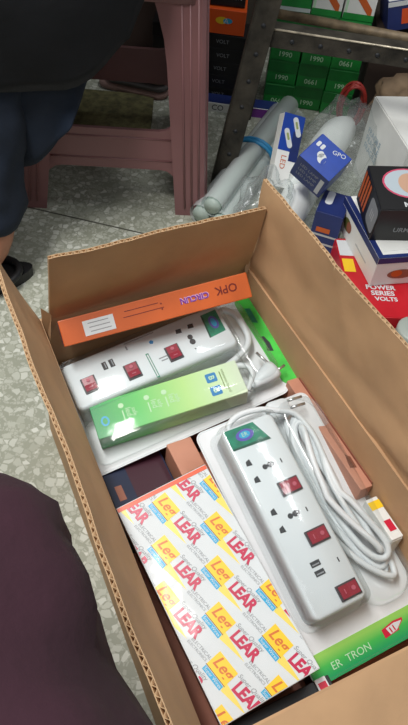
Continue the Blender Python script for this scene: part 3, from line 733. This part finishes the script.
b = MB(); b.tube([(0.036, 1.73, 0.306), (0.5, 1.73, 0.288), (0.92, 1.73, 0.278)], 0.011, M_PIPE, None, 12); o = b.build('pipe_rail', rack); o.matrix_local = Matrix.Translation((-0.45, -1.6, 0))

# coil of red wire and brown bag
b = MB()
for k in range(7):
    b.tube([(0.292 + (0.024 + 0.002 * k) * math.cos(a), 1.79 + 0.015 * math.sin(a * 1 + k), 0.075 + (0.058 + 0.002 * (k % 3)) * math.sin(a) + 0.0) for a in [2 * PI * i / 24 for i in range(24)]], 0.0035, M_WIRE, None, 6, True)
tag(b.build('wire_coil'), 'coil of red brown wire propped right of the green boxes', 'wire')
def lump(name, label, cat, c, r, m, seed, amp=0.25, rot=(0, 0, 0), power=3.0, floor=None, parent=None, nmul=1.0):
    bmx = bmesh.new(); bmesh.ops.create_icosphere(bmx, subdivisions=4, radius=1)
    Mx = Euler([R(a) for a in rot]).to_matrix()
    for v in bmx.verts:
        p = v.co; q = Vector([math.copysign(abs(a) ** (2 / power), a) for a in p])
        q *= 1 + amp * noise.noise(p * 2.2 * nmul + Vector((seed, 0, 0))) + amp * 0.4 * noise.noise(p * 6 * nmul + Vector((0, seed, 0)))
        q = Mx @ Vector((q.x * r[0], q.y * r[1], q.z * r[2]))
        v.co = q
    b = MB(); b.bm(bmx, m, None, True); b.f = b.f
    o = b.build(name, parent); o.location = c
    if not parent: tag(o, label, cat)
    return o
lump('paper_bag', 'crumpled brown paper bag in shade behind the big white box', 'bag', (0.47, 1.78, 0.085), (0.13, 0.07, 0.085), M_BROWNBAG, 3)

# big white box, black box, white and blue box, red box (pile right of the carton)
wbx = goods('white_box', 'large plain white box with faint blue print behind the black box', 'box', (0.462, 1.515, 0.0), (0, 0, 0), (0.1, 0.1, 0.205), M_WHITEC)
bpy.data.objects.remove(wbx.children[0]); bpy.data.objects.remove(wbx.children[0])
b = MB()
P3 = [(0.309, 1.60), (0.372, 1.385), (0.58, 1.44), (0.52, 1.655)]
cx, cy = 0.462, 1.515
b.prism([(x - cx, y - cy) for x, y in P3], 0, 0.202, M_WHITEC)
Mf = face(((0.309 + 0.372) / 2 - cx - 0.0006, (1.60 + 1.385) / 2 - cy, 0.11), (0.063, -0.215, 0), (0, 0, 1))
for k in range(3): b.text('FRAGILE', 0.022, mat('faint_blue_print', (150, 178, 196), 0.5), Mf @ T(-0.05, 0.02 - 0.02 * k, 0.0008))
b.build('box_body', wbx)
b = MB(); b.prism([((x - cx) * 0.985, (y - cy) * 0.985) for x, y in P3], 0.202, 0.205, M_WHITEC); b.build('top_flap', wbx)

# red box lying on the floor
def dred(b, W, D, Hh):
    for k, (s, x) in enumerate((('POWER', 0), ('SERIES', 0.002), ('VOLTS', 0.006))):
        b.text(s, 0.0175 - 0.002 * (k == 2), M_PAPER, T(-0.030 + x, -0.034 - 0.0165 * k, Hh + 0.0012), bold=0.03)
    b.rect(-W / 2 + 0.004, -W / 2 + 0.028, 0.01, 0.05, Hh + 0.0012, M_YEL); b.rect(-W / 2 + 0.002, -W / 2 + 0.04, 0.06, 0.11, Hh + 0.0012, M_PAPER)
    b.disc(W / 2 - 0.02, -0.01, 0.012, 0.018, Hh + 0.0012, M_PAPER)
goods('battery_box', 'flat red box with large white capitals lying on the floor beside the carton', 'box', (0.355, 1.115, 0.0), (0, 0, 8), (0.20, 0.235, 0.07), M_REDC, dred)
wb = thing('product_box', 'white box with blue edges lying on the red box under the black box', 'box', (0.325, 1.135, 0.0718), (0, 0, 18))
b = MB(); wbW, wbD, wbH = 0.16, 0.20, 0.072
b.box((0.045, 0.05, wbH / 2), (wbW, wbD, wbH), M_WHITEC, None, 0.001)
x0, y0 = 0.045 - wbW / 2, 0.05 - wbD / 2
b.rect(x0, x0 + 0.012, y0, y0 + wbD, wbH + 0.0003, M_DBLUE); b.rect(x0, x0 + wbW, y0, y0 + 0.010, wbH + 0.0004, M_DBLUE)
Mf = face((x0 - 0.0004, y0 + wbD / 2, wbH / 2), (0, -1, 0), (0, 0, 1))
b.rect(-wbD / 2, wbD / 2, wbH / 2 - 0.016, wbH / 2, 0.0002, M_DBLUE, Mf); b.disc(-0.055, -0.004, 0.02, 0.014, 0.0003, mat('print_olive_dark', (96, 98, 50), 0.5), Mf); b.disc(-0.045, -0.004, 0.012, 0.012, 0.0005, M_RBROWN, Mf); b.box((0.03, -0.01, 0.0002), (0.06, 0.004, 0.0004), M_LGREY, Mf)
Mf = face((x0 + wbW / 2, y0 - 0.0004, wbH / 2), (1, 0, 0), (0, 0, 1))
b.rect(-wbW / 2, wbW / 2, wbH / 2 - 0.014, wbH / 2, 0.0002, M_DBLUE, Mf); b.disc(-0.02, -0.008, 0.03, 0.012, 0.0003, M_RBROWN, Mf); b.disc(-0.03, -0.006, 0.012, 0.009, 0.0005, M_ORANGE, Mf)
b.build('box_body', wb)
b = MB(); b.box((0.045, 0.055, wbH + 0.0004), (wbW - 0.03, wbD - 0.03, 0.0008), M_WHITEC); b.build('top_flap', wb)
bk = thing('appliance_box', 'black box with an oval portrait and orange bars on the blue edged white box', 'box', (0.349, 1.205, 0.146), (7, -1, 11))
kW, kD, kH = 0.145, 0.125, 0.088
b = MB(); b.box((0, 0.0, kH / 2), (kW, kD, kH), M_BLACK, None, 0.001)
kx = 0.0
M_PINK = mat('print_pink', (206, 80, 110), 0.4); M_PEACH = mat('print_peach', (206, 164, 138), 0.4)
b.disc(kx - 0.002, 0.012, 0.052, 0.042, kH + 0.0011, M_PINK); b.disc(kx - 0.002, 0.012, 0.048, 0.038, kH + 0.0013, mat('print_sky', (186, 198, 206), 0.4)); b.disc(kx + 0.004, 0.010, 0.026, 0.030, kH + 0.0015, M_PEACH)
b.text('MILLER', 0.018, M_PAPER, T(kx + 0.004, -0.048, kH + 0.0013), bold=0.02)
Mf = face((kx, -kD / 2 - 0.0006, kH / 2), (1, 0, 0), (0, 0, 1)); b.text('URMAN', 0.016, M_GREY, Mf @ T(-0.005, -0.008, 0), bold=0.02)
Mf = face((kx - kW / 2 - 0.0006, 0, kH / 2), (0, -1, 0), (0, 0, 1))
for k in range(4): b.rect(-0.058 + 0.014 * k, -0.049 + 0.014 * k, -0.03, 0.036, 0.0002, M_ORANGE, Mf)
b.slab(0.034, 0.002, 0.05, 0.06, 0.012, [(0, 0), (0, 0.0004)], M_GREY, Mf, smooth=False); b.text('III', 0.03, M_LGREY, Mf @ T(0.034, 0.002, 0.0006))
b.build('box_body', bk)
b = MB(); b.box((kx, 0, kH + 0.0004), (kW - 0.004, kD - 0.004, 0.0008), M_BLACK); b.build('top_flap', bk)
# grey jar by the carton
jar = thing('jar', 'small grey green jar with a cap at the right edge of the photo', 'jar', (0.388, 0.957, 0.0))
b = MB(); b.loft([[(r * math.cos(2 * PI * k / 24), r * math.sin(2 * PI * k / 24), z) for k in range(24)] for r, z in ((0.036, 0), (0.038, 0.004), (0.038, 0.06), (0.034, 0.068))], M_JAR); b.build('jar_body', jar)
b = MB(); b.loft([[(r * math.cos(2 * PI * k / 24), r * math.sin(2 * PI * k / 24), z) for k in range(24)] for r, z in ((0.034, 0.068), (0.036, 0.070), (0.036, 0.084), (0.033, 0.087), (0.02, 0.088))], M_JAR); b.build('cap', jar)

# blue logo box, leaning blue and white box, third blue box, white roll in a bag
lb = thing('blue_box', 'bright blue box with a white round emblem tilted on the bagged white roll', 'box', (0.189, 1.296, 0.211), (19.5, -13.3, 55.6))
b = MB(); b.box((0, 0, -0.032), (0.081, 0.082, 0.064), M_BLUE, None, 0.001)
b.disc(-0.010, 0.004, 0.013, 0.010, 0.0003, M_PAPER, None, 20, 0.4); b.disc(-0.004, 0.012, 0.009, 0.007, 0.0003, M_PAPER); b.disc(-0.012, -0.002, 0.010, 0.004, 0.0006, M_BLUE)
b.text('GPO', 0.015, M_PAPER, T(0.026, -0.016, 0.0004, -70)); 
for y in (0.018, 0.029): b.slab(0.014, y + 0.002, 0.014, 0.008, 0.003, [(0, 0), (0, 0.0004)], M_PAPER, None, smooth=False)
Mf = face((-0.0409, 0, -0.032), (0, -1, 0), (0, 0, 1))
b.rect(-0.041, 0.041, -0.032, 0.032, 0.0001, M_DBLUE, Mf)
for k in range(3): b.text('LED LAMP', 0.011, M_GREY, Mf @ T(-0.006, 0.014 - 0.014 * k, 0.0004))
b.rect(0.024, 0.034, -0.026, 0.020, 0.0003, M_LGREY, Mf)
b.build('box_body', lb)
b = MB(); b.box((0, 0.0415, -0.032), (0.078, 0.001, 0.06), M_DBLUE); b.build('end_flap', lb)
ln = thing('lamp_box', 'slim blue and white box leaning upright beside the bagged white roll', 'box', (0.118, 1.405, 0.145), (52, 14.8, 13.7))
b = MB(); b.box((0, 0, -0.014), (0.052, 0.16, 0.028), M_WHITEC, None, 0.001)
b.rect(-0.026, 0.026, 0.0, 0.08, 0.0003, M_BLUE); b.rect(0.004, 0.026, -0.02, 0.045, 0.0004, M_DBLUE)
for x, y in ((0.010, 0.055), (-0.006, 0.028)):
    b.slab(0, 0, 0.012, 0.044, 0.006, [(0, 0), (0, 0.0012)], M_PAPER, T(x, y, 0.0003, 24), smooth=False); b.slab(0, 0.004, 0.005, 0.016, 0.002, [(0, 0.0012), (0, 0.0016)], mat('print_olive_pale', (150, 160, 100), 0.4), T(x, y, 0.0003, 24), smooth=False)
b.text('LED', 0.018, M_ORANGE, T(-0.008, -0.025, 0.0005, -90)); b.build('box_body', ln)
b = MB(); b.box((0, 0.0805, -0.014), (0.048, 0.001, 0.025), M_BLUE); b.build('end_flap', ln)
def db2(b, W, D, Hh):
    b.slab(-0.012, 0.015, 0.016, 0.05, 0.008, [(0, Hh + 0.0009), (0, Hh + 0.0014)], M_PAPER, None, smooth=False)
    Mf = front(W, D, Hh)
    for k in range(2): b.rect(-W / 2, W / 2, 0.004 - 0.022 * k, 0.009 - 0.022 * k, 0.0002, M_LGREY, Mf)
    b.rect(-0.02, 0.01, 0.014, 0.026, 0.0002, M_ORANGE, Mf); b.rect(-0.02, 0.0, -0.035, -0.026, 0.0002, M_ORANGE, Mf)
goods('blue_box', 'dark blue box with white lines and orange marks below the emblem box', 'box', (0.226, 1.262, 0.0), (0, 0, -14), (0.06, 0.085, 0.125), M_DBLUE, db2)
roll = thing('bagged_roll', 'milky white roll in a clear plastic bag behind the blue emblem box', 'packet', (0.215, 1.485, 0))
b = MB()
loops = []
ax = [(-0.085, -0.235, 0.045), (-0.06, -0.14, 0.055), (-0.03, -0.05, 0.07), (0.0, 0.04, 0.085), (0.03, 0.12, 0.09), (0.05, 0.17, 0.085)]
for i, p in enumerate(ax):
    rr = (0.036, 0.046, 0.05, 0.052, 0.05, 0.03)[i]
    loops.append([(p[0] + rr * math.cos(2 * PI * k / 20) * 0.95, p[1] + 0.3 * rr * math.cos(2 * PI * k / 20), p[2] + min(rr * math.sin(2 * PI * k / 20), 9)) for k in range(20)])
b.loft(loops, M_MILK); b.build('white_roll', roll)
bagm = lump('clear_bag', '', '', (0.03, 0.02, 0.085), (0.088, 0.20, 0.08), M_BAG, 8, 0.28, (8, 0, -18), 2.6, None, roll, 1.3)
# frosted tubes with a blue band
tubes = thing('tube_bundle', 'bundle of frosted clear plastic tubes tied with a blue band on the floor', 'tubes', (0.05, 1.53, 0))
d = Vector((0.155, 0.48, 0)).normalized(); n_ = Vector((d.y, -d.x, 0))
for k, (off, zz) in enumerate(((-0.028, 0.026), (0.022, 0.026), (-0.003, 0.058))):
    b = MB(); pth = [n_ * off + d * t + Vector((0, 0, zz + 0.002 * math.sin(9 * t + k))) for t in (-0.262, -0.2, -0.05, 0.05, 0.15, 0.26)]
    b.tube(pth, 0.026, M_SLEEVE, None, 16, cap=False); b.tube([p for p in pth], 0.019, M_SLEEVEIN, None, 12)
    b.build('tube', tubes)
b = MB()
for t in (-0.008, 0.004):
    b.tube([n_ * (-0.003 + 0.054 * math.cos(a)) + d * t + Vector((0, 0, 0.044 + 0.043 * math.sin(a))) for a in [2 * PI * i / 20 for i in range(20)]], 0.005, mat('blue_band', (40, 130, 180), 0.5), None, 6, True)
b.build('band', tubes)
lump('plastic_bag', 'crumpled empty clear plastic bag behind the far right carton corner', 'bag', (0.075, 1.28, 0.07), (0.055, 0.10, 0.068), M_BAG, 21, 0.35, (0, 0, -15), 2.4)

# things under the stool
slp = thing('folded_sack', 'pale pinkish folded sack on the floor behind the stool', 'sack', (-0.30, 1.88, 0), (0, 0, -8))
for k in range(3):
    b = MB(); b.slab(0.01 * k, 0, 0.20 - 0.02 * k, 0.14, 0.03, [(0.006, 0.022 * k), (0, 0.022 * k + 0.006), (0, 0.022 * k + 0.014), (0.006, 0.022 * k + 0.021)], mat('pink_grey_cloth', (150, 120, 112), 0.9, 0.1, 20, 0.4, 50) if k % 2 == 0 else mat('grey_cloth', (96, 92, 92), 0.9, 0.1, 20)); b.build('fold', slp)
b = MB(); b.slab(0, 0, 0.36, 0.26, 0.02, [(0, 0), (0, 0.006), (0.002, 0.008)], mat('olive_shadow_mat', (92, 88, 58), 0.95, 0.25, 60, 0.8, 90), smooth=False)
o = b.build('shadow_mat'); o.location = (-0.41, 1.67, 0); o.rotation_euler = (0, 0, R(6)); tag(o, 'dull olive mat standing in for floor shadow under the stool', 'mat')  # olive mat whose dark colour doubles as the floor shadow

# ------------------------------------------------------------------ maroon plastic stool
stool = thing('plastic_stool', 'dull maroon plastic stool with wide legs under the person in navy', 'stool', (-0.292, 1.50, 0), (0, 0, 8.7))
SH = 0.50; fo, to = 0.180, 0.142
def stool_leg(sx, sy):
    b = MB(); loops = []
    for t in [i / 10 for i in range(11)]:
        z = SH * 0.97 * t; c = fo + (to - fo) * t; wd = 0.070 + 0.016 * t + 0.035 * max(0, t - 0.75) ** 1.3 * 4
        o_ = c + 0.036; i_ = o_ - wd; th_ = 0.012
        # L section: two flanges meeting at the outer corner, rounded
        pts = [(o_ - 0.012, o_), (i_, o_), (i_, o_ - th_ * 0.5), (i_ + 0.006, o_ - th_), (o_ - th_, o_ - th_), (o_ - th_, i_ + 0.006), (o_ - th_ * 0.5, i_), (o_, i_), (o_, o_ - 0.012), (o_ - 0.004, o_ - 0.004)]
        pts = [(x * sx, y * sy) for x, y in pts]
        if sx * sy < 0: pts = pts[::-1]
        loops.append([(x, y, z) for x, y in pts])
    b.loft(loops, M_STOOL, smooth=False)
    c0, c1 = fo + 0.036, to + 0.036
    for off in (0.018, 0.034, 0.050):                 # moulded ribs on both outer faces
        for ax_ in (0, 1):
            a_ = (c0 - off, c0 + 0.0006, 0.02); e_ = (c1 - off, c1 + 0.0006, SH * 0.95)
            P_ = [a_, e_] if ax_ == 0 else [(a_[1], a_[0], a_[2]), (e_[1], e_[0], e_[2])]
            b.tube([(p[0] * sx, p[1] * sy, p[2]) for p in P_], 0.0022, M_STOOL, None, 6)
    zc = 0.012
    return b.build('leg', stool)
for sx, sy in ((-1, -1), (1, -1), (1, 1), (-1, 1)): stool_leg(sx, sy)
def rail_shape(z):                                    # half-length of the inner opening at height z
    return fo + (to - fo) * z / SH + 0.036 - 0.066
for k in range(4):
    b = MB(); z0, z1 = 0.105, 0.195
    zs = [z0 - 0.03, z0 - 0.014, z0 - 0.004, z0]
    h0 = rail_shape(z0); h1 = rail_shape(z1)
    low = [(-h0, z0 - 0.035), (-h0 + 0.006, z0 - 0.014), (-h0 + 0.02, z0 - 0.003), (-h0 + 0.035, z0)]
    upp = [(-h1, z1 + 0.035), (-h1 + 0.006, z1 + 0.014), (-h1 + 0.02, z1 + 0.003), (-h1 + 0.035, z1)]
    poly = low + [(-x, z) for x, z in low[::-1]] + [(-x, z) for x, z in upp] + upp[::-1]
    Mx = Matrix.Rotation(k * PI / 2, 4, 'Z') @ face((0, -(fo + (to - fo) * 0.3 + 0.036) + 0.0, 0), (1, 0, 0), (0, 0.075, 1))
    b.prism(poly, -0.010, 0.0, M_STOOL, Mx)
    for z in (z0 + 0.022, z1 - 0.018): b.tube([Mx @ Vector((-h0 + 0.01, z, 0)), Mx @ Vector((h0 - 0.01, z, 0))], 0.0022, M_STOOL, None, 6)
    b.build('stretcher', stool)
b = MB(); b.slab(0, 0, 0.37, 0.37, 0.05, [(0.0, SH - 0.045), (0.0, SH - 0.01), (0.004, SH - 0.003), (0.012, SH)], M_STOOL); 
for sgn in (-1, 1): b.tube([(0.1 * sgn, -0.1, SH), (0.1 * sgn, 0.1, SH)], 0.003, M_STOOL, None, 6)
b.build('seat', stool)

# ------------------------------------------------------------------ people
def skin_chain(name, verts, edges, radii, m, parent=None, sub=2, root=0, folds=0.0):
    me = bpy.data.meshes.new(name); me.from_pydata(verts, edges, []); o = bpy.data.objects.new(name, me); C.objects.link(o)
    md = o.modifiers.new('skin', 'SKIN'); md.use_smooth_shade = True
    sl = me.skin_vertices[0].data if me.skin_vertices else None
    if sl is None:
        bmx = bmesh.new(); bmx.from_mesh(me); bmx.verts.layers.skin.verify(); bmx.to_mesh(me); bmx.free(); sl = me.skin_vertices[0].data
    for i, r_ in enumerate(radii):
        sl[i].radius = r_ if isinstance(r_, tuple) else (r_, r_); sl[i].use_root = (i == root)
    o.modifiers.new('sub', 'SUBSURF').levels = sub; o.modifiers['sub'].render_levels = sub
    me.materials.append(m)
    if folds:
        tx = bpy.data.textures.new('folds', 'CLOUDS'); tx.noise_scale = 0.07; tx.noise_depth = 1
        dm = o.modifiers.new('folds', 'DISPLACE'); dm.texture = tx; dm.strength = folds; dm.mid_level = 0.5; dm.texture_coords = 'GLOBAL'
    if parent: o.parent = parent
    return o
def person(name, label, J, mats, loc):
    """seated person from joints: hips, knees, ankles, toes, chest, neck, head, shoulders, elbows, wrists (world coordinates)"""
    p = thing(name, label, 'person', loc)
    inv = Matrix.Translation(-Vector(loc))
    def W(k): return inv @ Vector(J[k])
    def mid(a, b_, t=0.5): return W(a).lerp(W(b_), t)
    V = [W('pelvis'), W('waist'), W('chest'), W('neck'), W('head')]; E = [(0, 1), (1, 2), (2, 3), (3, 4)]; Rr = [(0.10, 0.09), (0.105, 0.085), (0.12, 0.09), 0.05, (0.075, 0.09)]
    V.append(W('head') + (W('head') - W('neck')).normalized() * 0.10); E.append((4, 5)); Rr.append((0.055, 0.065))
    for s in 'LR':
        i = len(V); V += [W('hip' + s), mid('hip' + s, 'knee' + s), W('knee' + s), mid('knee' + s, 'ankle' + s, 0.35), W('ankle' + s), W('toe' + s)]
        E += [(0, i), (i, i + 1), (i + 1, i + 2), (i + 2, i + 3), (i + 3, i + 4), (i + 4, i + 5)]; Rr += [0.085, 0.075, 0.056, 0.056, 0.058, (0.062, 0.036)]
        i = len(V); V += [W('sho' + s), W('elb' + s), W('wri' + s)]
        E += [(2, i), (i, i + 1), (i + 1, i + 2)]; Rr += [0.055, 0.042, 0.028]
        # hand: palm and five separate fingers
        d = (W('wri' + s) - W('elb' + s)).normalized(); sd = d.cross(Vector((0, 0, 1))).normalized(); k0 = len(V)
        V.append(W('wri' + s) + d * 0.06); E.append((k0 - 1, k0)); Rr.append((0.034, 0.014))
        for q, (of, ln_) in enumerate(((-0.03, 0.065), (-0.010, 0.075), (0.010, 0.08), (0.03, 0.06))):
            j = len(V); V += [V[k0] + sd * of + d * 0.035, V[k0] + sd * of * 1.1 + d * (0.035 + ln_ * 0.5) + Vector((0, 0, -0.006)), V[k0] + sd * of * 1.1 + d * (0.03 + ln_) + Vector((0, 0, -0.025))]
            E += [(k0, j), (j, j + 1), (j + 1, j + 2)]; Rr += [0.009, 0.0085, 0.007]
        j = len(V); V += [W('wri' + s) + sd * 0.035 + d * 0.03, W('wri' + s) + sd * 0.055 + d * 0.075]; E += [(k0 - 1, j), (j, j + 1)]; Rr += [0.011, 0.009]
    skin_chain('body', [tuple(v) for v in V], E, Rr, mats['skin'], p, 2)
    return p, inv
# person in navy on the stool: faces the camera's left, left shin comes down beside the stool
J1 = dict(pelvis=(-0.27, 1.48, 0.60), waist=(-0.28, 1.47, 0.76), chest=(-0.29, 1.46, 0.97), neck=(-0.30, 1.45, 1.15), head=(-0.315, 1.43, 1.25),
          hipL=(-0.18, 1.44, 0.58), kneeL=(-0.45, 1.15, 0.525), ankleL=(-0.445, 1.02, 0.085), toeL=(-0.56, 0.92, 0.035),
          hipR=(-0.36, 1.49, 0.58), kneeR=(-0.70, 1.26, 0.545), ankleR=(-0.72, 1.20, 0.085), toeR=(-0.83, 1.10, 0.035),
          shoL=(-0.12, 1.42, 1.06), elbL=(-0.12, 1.33, 0.83), wriL=(-0.27, 1.20, 0.68), shoR=(-0.46, 1.50, 1.06), elbR=(-0.56, 1.43, 0.83), wriR=(-0.55, 1.25, 0.68))
p1, inv = person('person', 'person in dark navy clothes and black sandals seated on the maroon stool', J1, dict(skin=M_SKIN), (-0.27, 1.48, 0.50))
def local(J, inv, k): return inv @ Vector(J[k])
g = lambda k: local(J1, inv, k)
V = [g('pelvis'), g('hipL'), g('hipL').lerp(g('kneeL'), 0.5), g('kneeL'), g('kneeL').lerp(g('ankleL'), 0.5), g('ankleL') + Vector((0.0, 0, 0.015)),
     g('hipR'), g('hipR').lerp(g('kneeR'), 0.5), g('kneeR'), g('kneeR').lerp(g('ankleR'), 0.5), g('ankleR') + Vector((0.0, 0, 0.05))]
skin_chain('trousers', [tuple(v) for v in V], [(0, 1), (1, 2), (2, 3), (3, 4), (4, 5), (0, 6), (6, 7), (7, 8), (8, 9), (9, 10)],
           [(0.13, 0.10), 0.105, 0.10, 0.085, 0.078, 0.066, 0.105, 0.10, 0.085, 0.078, 0.066], M_NAVY, p1, 3, 0, 0.03)
V = [g('pelvis') + Vector((0, 0, -0.02)), g('waist'), g('chest'), g('neck') + Vector((0, 0, -0.07)), g('shoL'), g('elbL'), g('wriL').lerp(g('elbL'), 0.1), g('shoR'), g('elbR'), g('wriR').lerp(g('elbR'), 0.1)]
skin_chain('tunic', [tuple(v) for v in V], [(0, 1), (1, 2), (2, 3), (2, 4), (4, 5), (5, 6), (2, 7), (7, 8), (8, 9)],
           [(0.17, 0.15), (0.15, 0.12), (0.155, 0.12), 0.07, 0.075, 0.06, 0.05, 0.075, 0.06, 0.05], M_DARKC, p1, 3, 0, 0.03)
# skirt of the tunic: hangs over the lap and down the stool's front
def drape(name, rows, m, parent, inv, th=0.004, seed=0, amp=0.008):
    P = [[inv @ Vector(q) for q in smooth_path(r_, 6)] for r_ in rows]
    cols = len(P[0]); full = []
    for c in range(cols): full.append(smooth_path([P[r_][c] for r_ in range(len(P))], 6))
    nr = len(full[0]); v = []; f = []
    for r_ in range(nr):
        for c in range(cols):
            q = full[c][r_]; dn = amp * r_ / nr * math.sin(c * 0.9 + seed) + amp * noise.noise(q * 14 + Vector((seed, 0, 0)))
            v.append(q + Vector((0.3 * dn, -dn, 0)))
    for r_ in range(nr - 1):
        for c in range(cols - 1): f.append([r_ * cols + c, r_ * cols + c + 1, (r_ + 1) * cols + c + 1, (r_ + 1) * cols + c])
    b = MB(); b.add(v, f, m, None, True); o = b.build(name, parent)
    md = o.modifiers.new('solid', 'SOLIDIFY'); md.thickness = th
    return o
drape('trouser_drape', [[(-0.62, 1.30, 0.64), (-0.46, 1.27, 0.62), (-0.33, 1.29, 0.60), (-0.26, 1.40, 0.56)],
                      [(-0.62, 1.14, 0.58), (-0.48, 1.13, 0.55), (-0.33, 1.17, 0.51), (-0.26, 1.30, 0.47)],
                      [(-0.61, 1.09, 0.42), (-0.48, 1.08, 0.40), (-0.335, 1.12, 0.385), (-0.285, 1.20, 0.37)],
                      [(-0.60, 1.10, 0.215), (-0.42, 1.10, 0.205), (-0.345, 1.11, 0.25), (-0.300, 1.13, 0.30)]], M_NAVY, p1, inv, 0.004, 5)
drape('tunic_skirt', [[(-0.62, 1.36, 0.72), (-0.42, 1.34, 0.74), (-0.24, 1.36, 0.74), (-0.10, 1.43, 0.72)],
                      [(-0.62, 1.22, 0.68), (-0.46, 1.12, 0.70), (-0.30, 1.17, 0.68), (-0.14, 1.36, 0.66)],
                      [(-0.60, 1.10, 0.58), (-0.50, 1.01, 0.60), (-0.32, 1.08, 0.57), (-0.17, 1.27, 0.56)],
                      [(-0.58, 1.02, 0.47), (-0.44, 1.03, 0.41), (-0.305, 1.11, 0.38), (-0.215, 1.225, 0.43)]], M_DARKC, p1, inv, 0.004, 2)
for s, ank, toe in (('L', J1['ankleL'], J1['toeL']), ('R', J1['ankleR'], J1['toeR'])):
    a_ = Vector((ank[0] + 0.02, ank[1] - 0.005, 0)); t_ = Vector((toe[0], toe[1], 0)); d = (t_ - a_).normalized(); n2 = Vector((-d.y, d.x, 0))
    b = MB(); out = []
    for k in range(28):
        q = 2 * PI * k / 28; l = math.cos(q); wv_ = math.sin(q) * (0.043 + 0.008 * l)
        out.append(inv @ (a_ + d * (0.075 + 0.135 * l) + n2 * wv_))
    z0 = (inv @ Vector((0, 0, 0))).z
    b.loft([[(p.x, p.y, z0) for p in out], [(p.x, p.y, z0 + 0.022) for p in out]], M_SANDAL, smooth=False)
    for t in (0.10, 0.15):
        pts = [inv @ (a_ + d * t + n2 * 0.046 * math.cos(q) + Vector((0, 0, 0.02 + 0.05 * math.sin(q)))) for q in [PI * i / 10 for i in range(11)]]
        b.tube(pts, 0.009, M_SANDAL, None, 6)
    pts = [inv @ (a_ + d * (0.03 - 0.062 * math.sin(q)) + n2 * 0.044 * math.cos(q) + Vector((0, 0, 0.028))) for q in [PI * i / 10 for i in range(11)]]
    b.tube(pts, 0.008, M_SANDAL, None, 6)
    b.build('sandal', p1)
def hair(J, inv, parent):
    h = inv @ (Vector(J['head']) + Vector((0, 0.02, 0.04))); bmx = bmesh.new(); bmesh.ops.create_icosphere(bmx, subdivisions=3, radius=1)
    for v in bmx.verts: v.co = Vector((v.co.x * 0.088, v.co.y * 0.1, v.co.z * 0.095)) + h
    b = MB(); b.bm(bmx, M_HAIR, None, True); b.build('hair', parent)
hair(J1, inv, p1)

# the photographer, seated at the near left: only the maroon knee and thigh are in the photo
J2 = dict(pelvis=(0.20, -0.44, 0.47), waist=(0.20, -0.48, 0.64), chest=(0.20, -0.49, 0.86), neck=(0.20, -0.47, 1.03), head=(0.20, -0.45, 1.13),
          hipL=(0.11, -0.33, 0.46), kneeL=(-0.225, 0.235, 0.455), ankleL=(-0.30, 0.16, 0.085), toeL=(-0.36, 0.28, 0.035),
          hipR=(0.30, -0.38, 0.46), kneeR=(0.66, -0.10, 0.46), ankleR=(0.68, -0.08, 0.085), toeR=(0.76, 0.04, 0.035),
          shoL=(0.02, -0.47, 0.94), elbL=(-0.10, -0.38, 0.72), wriL=(-0.12, -0.20, 0.66), shoR=(0.38, -0.47, 0.94), elbR=(0.48, -0.40, 0.70), wriR=(0.50, -0.24, 0.62))
p2, inv2 = person('person', 'person in maroon cloth seated at the near left, only a knee and thigh in view', J2, dict(skin=M_SKIN), (0.20, -0.44, 0.0))
g = lambda k: local(J2, inv2, k)
V = [g('pelvis'), g('hipL'), g('hipL').lerp(g('kneeL'), 0.5), g('kneeL'), g('kneeL').lerp(g('ankleL'), 0.5), g('ankleL') + Vector((0, 0, 0.04)), g('hipR'), g('hipR').lerp(g('kneeR'), 0.5), g('kneeR'), g('kneeR').lerp(g('ankleR'), 0.5), g('ankleR') + Vector((0, 0, 0.04))]
skin_chain('trousers', [tuple(v) for v in V], [(0, 1), (1, 2), (2, 3), (3, 4), (4, 5), (0, 6), (6, 7), (7, 8), (8, 9), (9, 10)], [(0.13, 0.11), 0.145, 0.145, 0.145, 0.10, 0.08, 0.12, 0.11, 0.09, 0.08, 0.07], M_MAROON, p2, 3, 0, 0.045)
V = [g('pelvis') + Vector((0, 0, 0.02)), g('waist'), g('chest'), g('neck') + Vector((0, 0, -0.07)), g('shoL'), g('elbL'), g('wriL').lerp(g('elbL'), 0.15), g('shoR'), g('elbR'), g('wriR').lerp(g('elbR'), 0.15)]
skin_chain('tunic', [tuple(v) for v in V], [(0, 1), (1, 2), (2, 3), (2, 4), (4, 5), (5, 6), (2, 7), (7, 8), (8, 9)], [(0.16, 0.14), (0.145, 0.11), (0.15, 0.12), 0.07, 0.075, 0.06, 0.05, 0.075, 0.06, 0.05], M_MAROON, p2, 3, 0, 0.045)
hair(J2, inv2, p2)
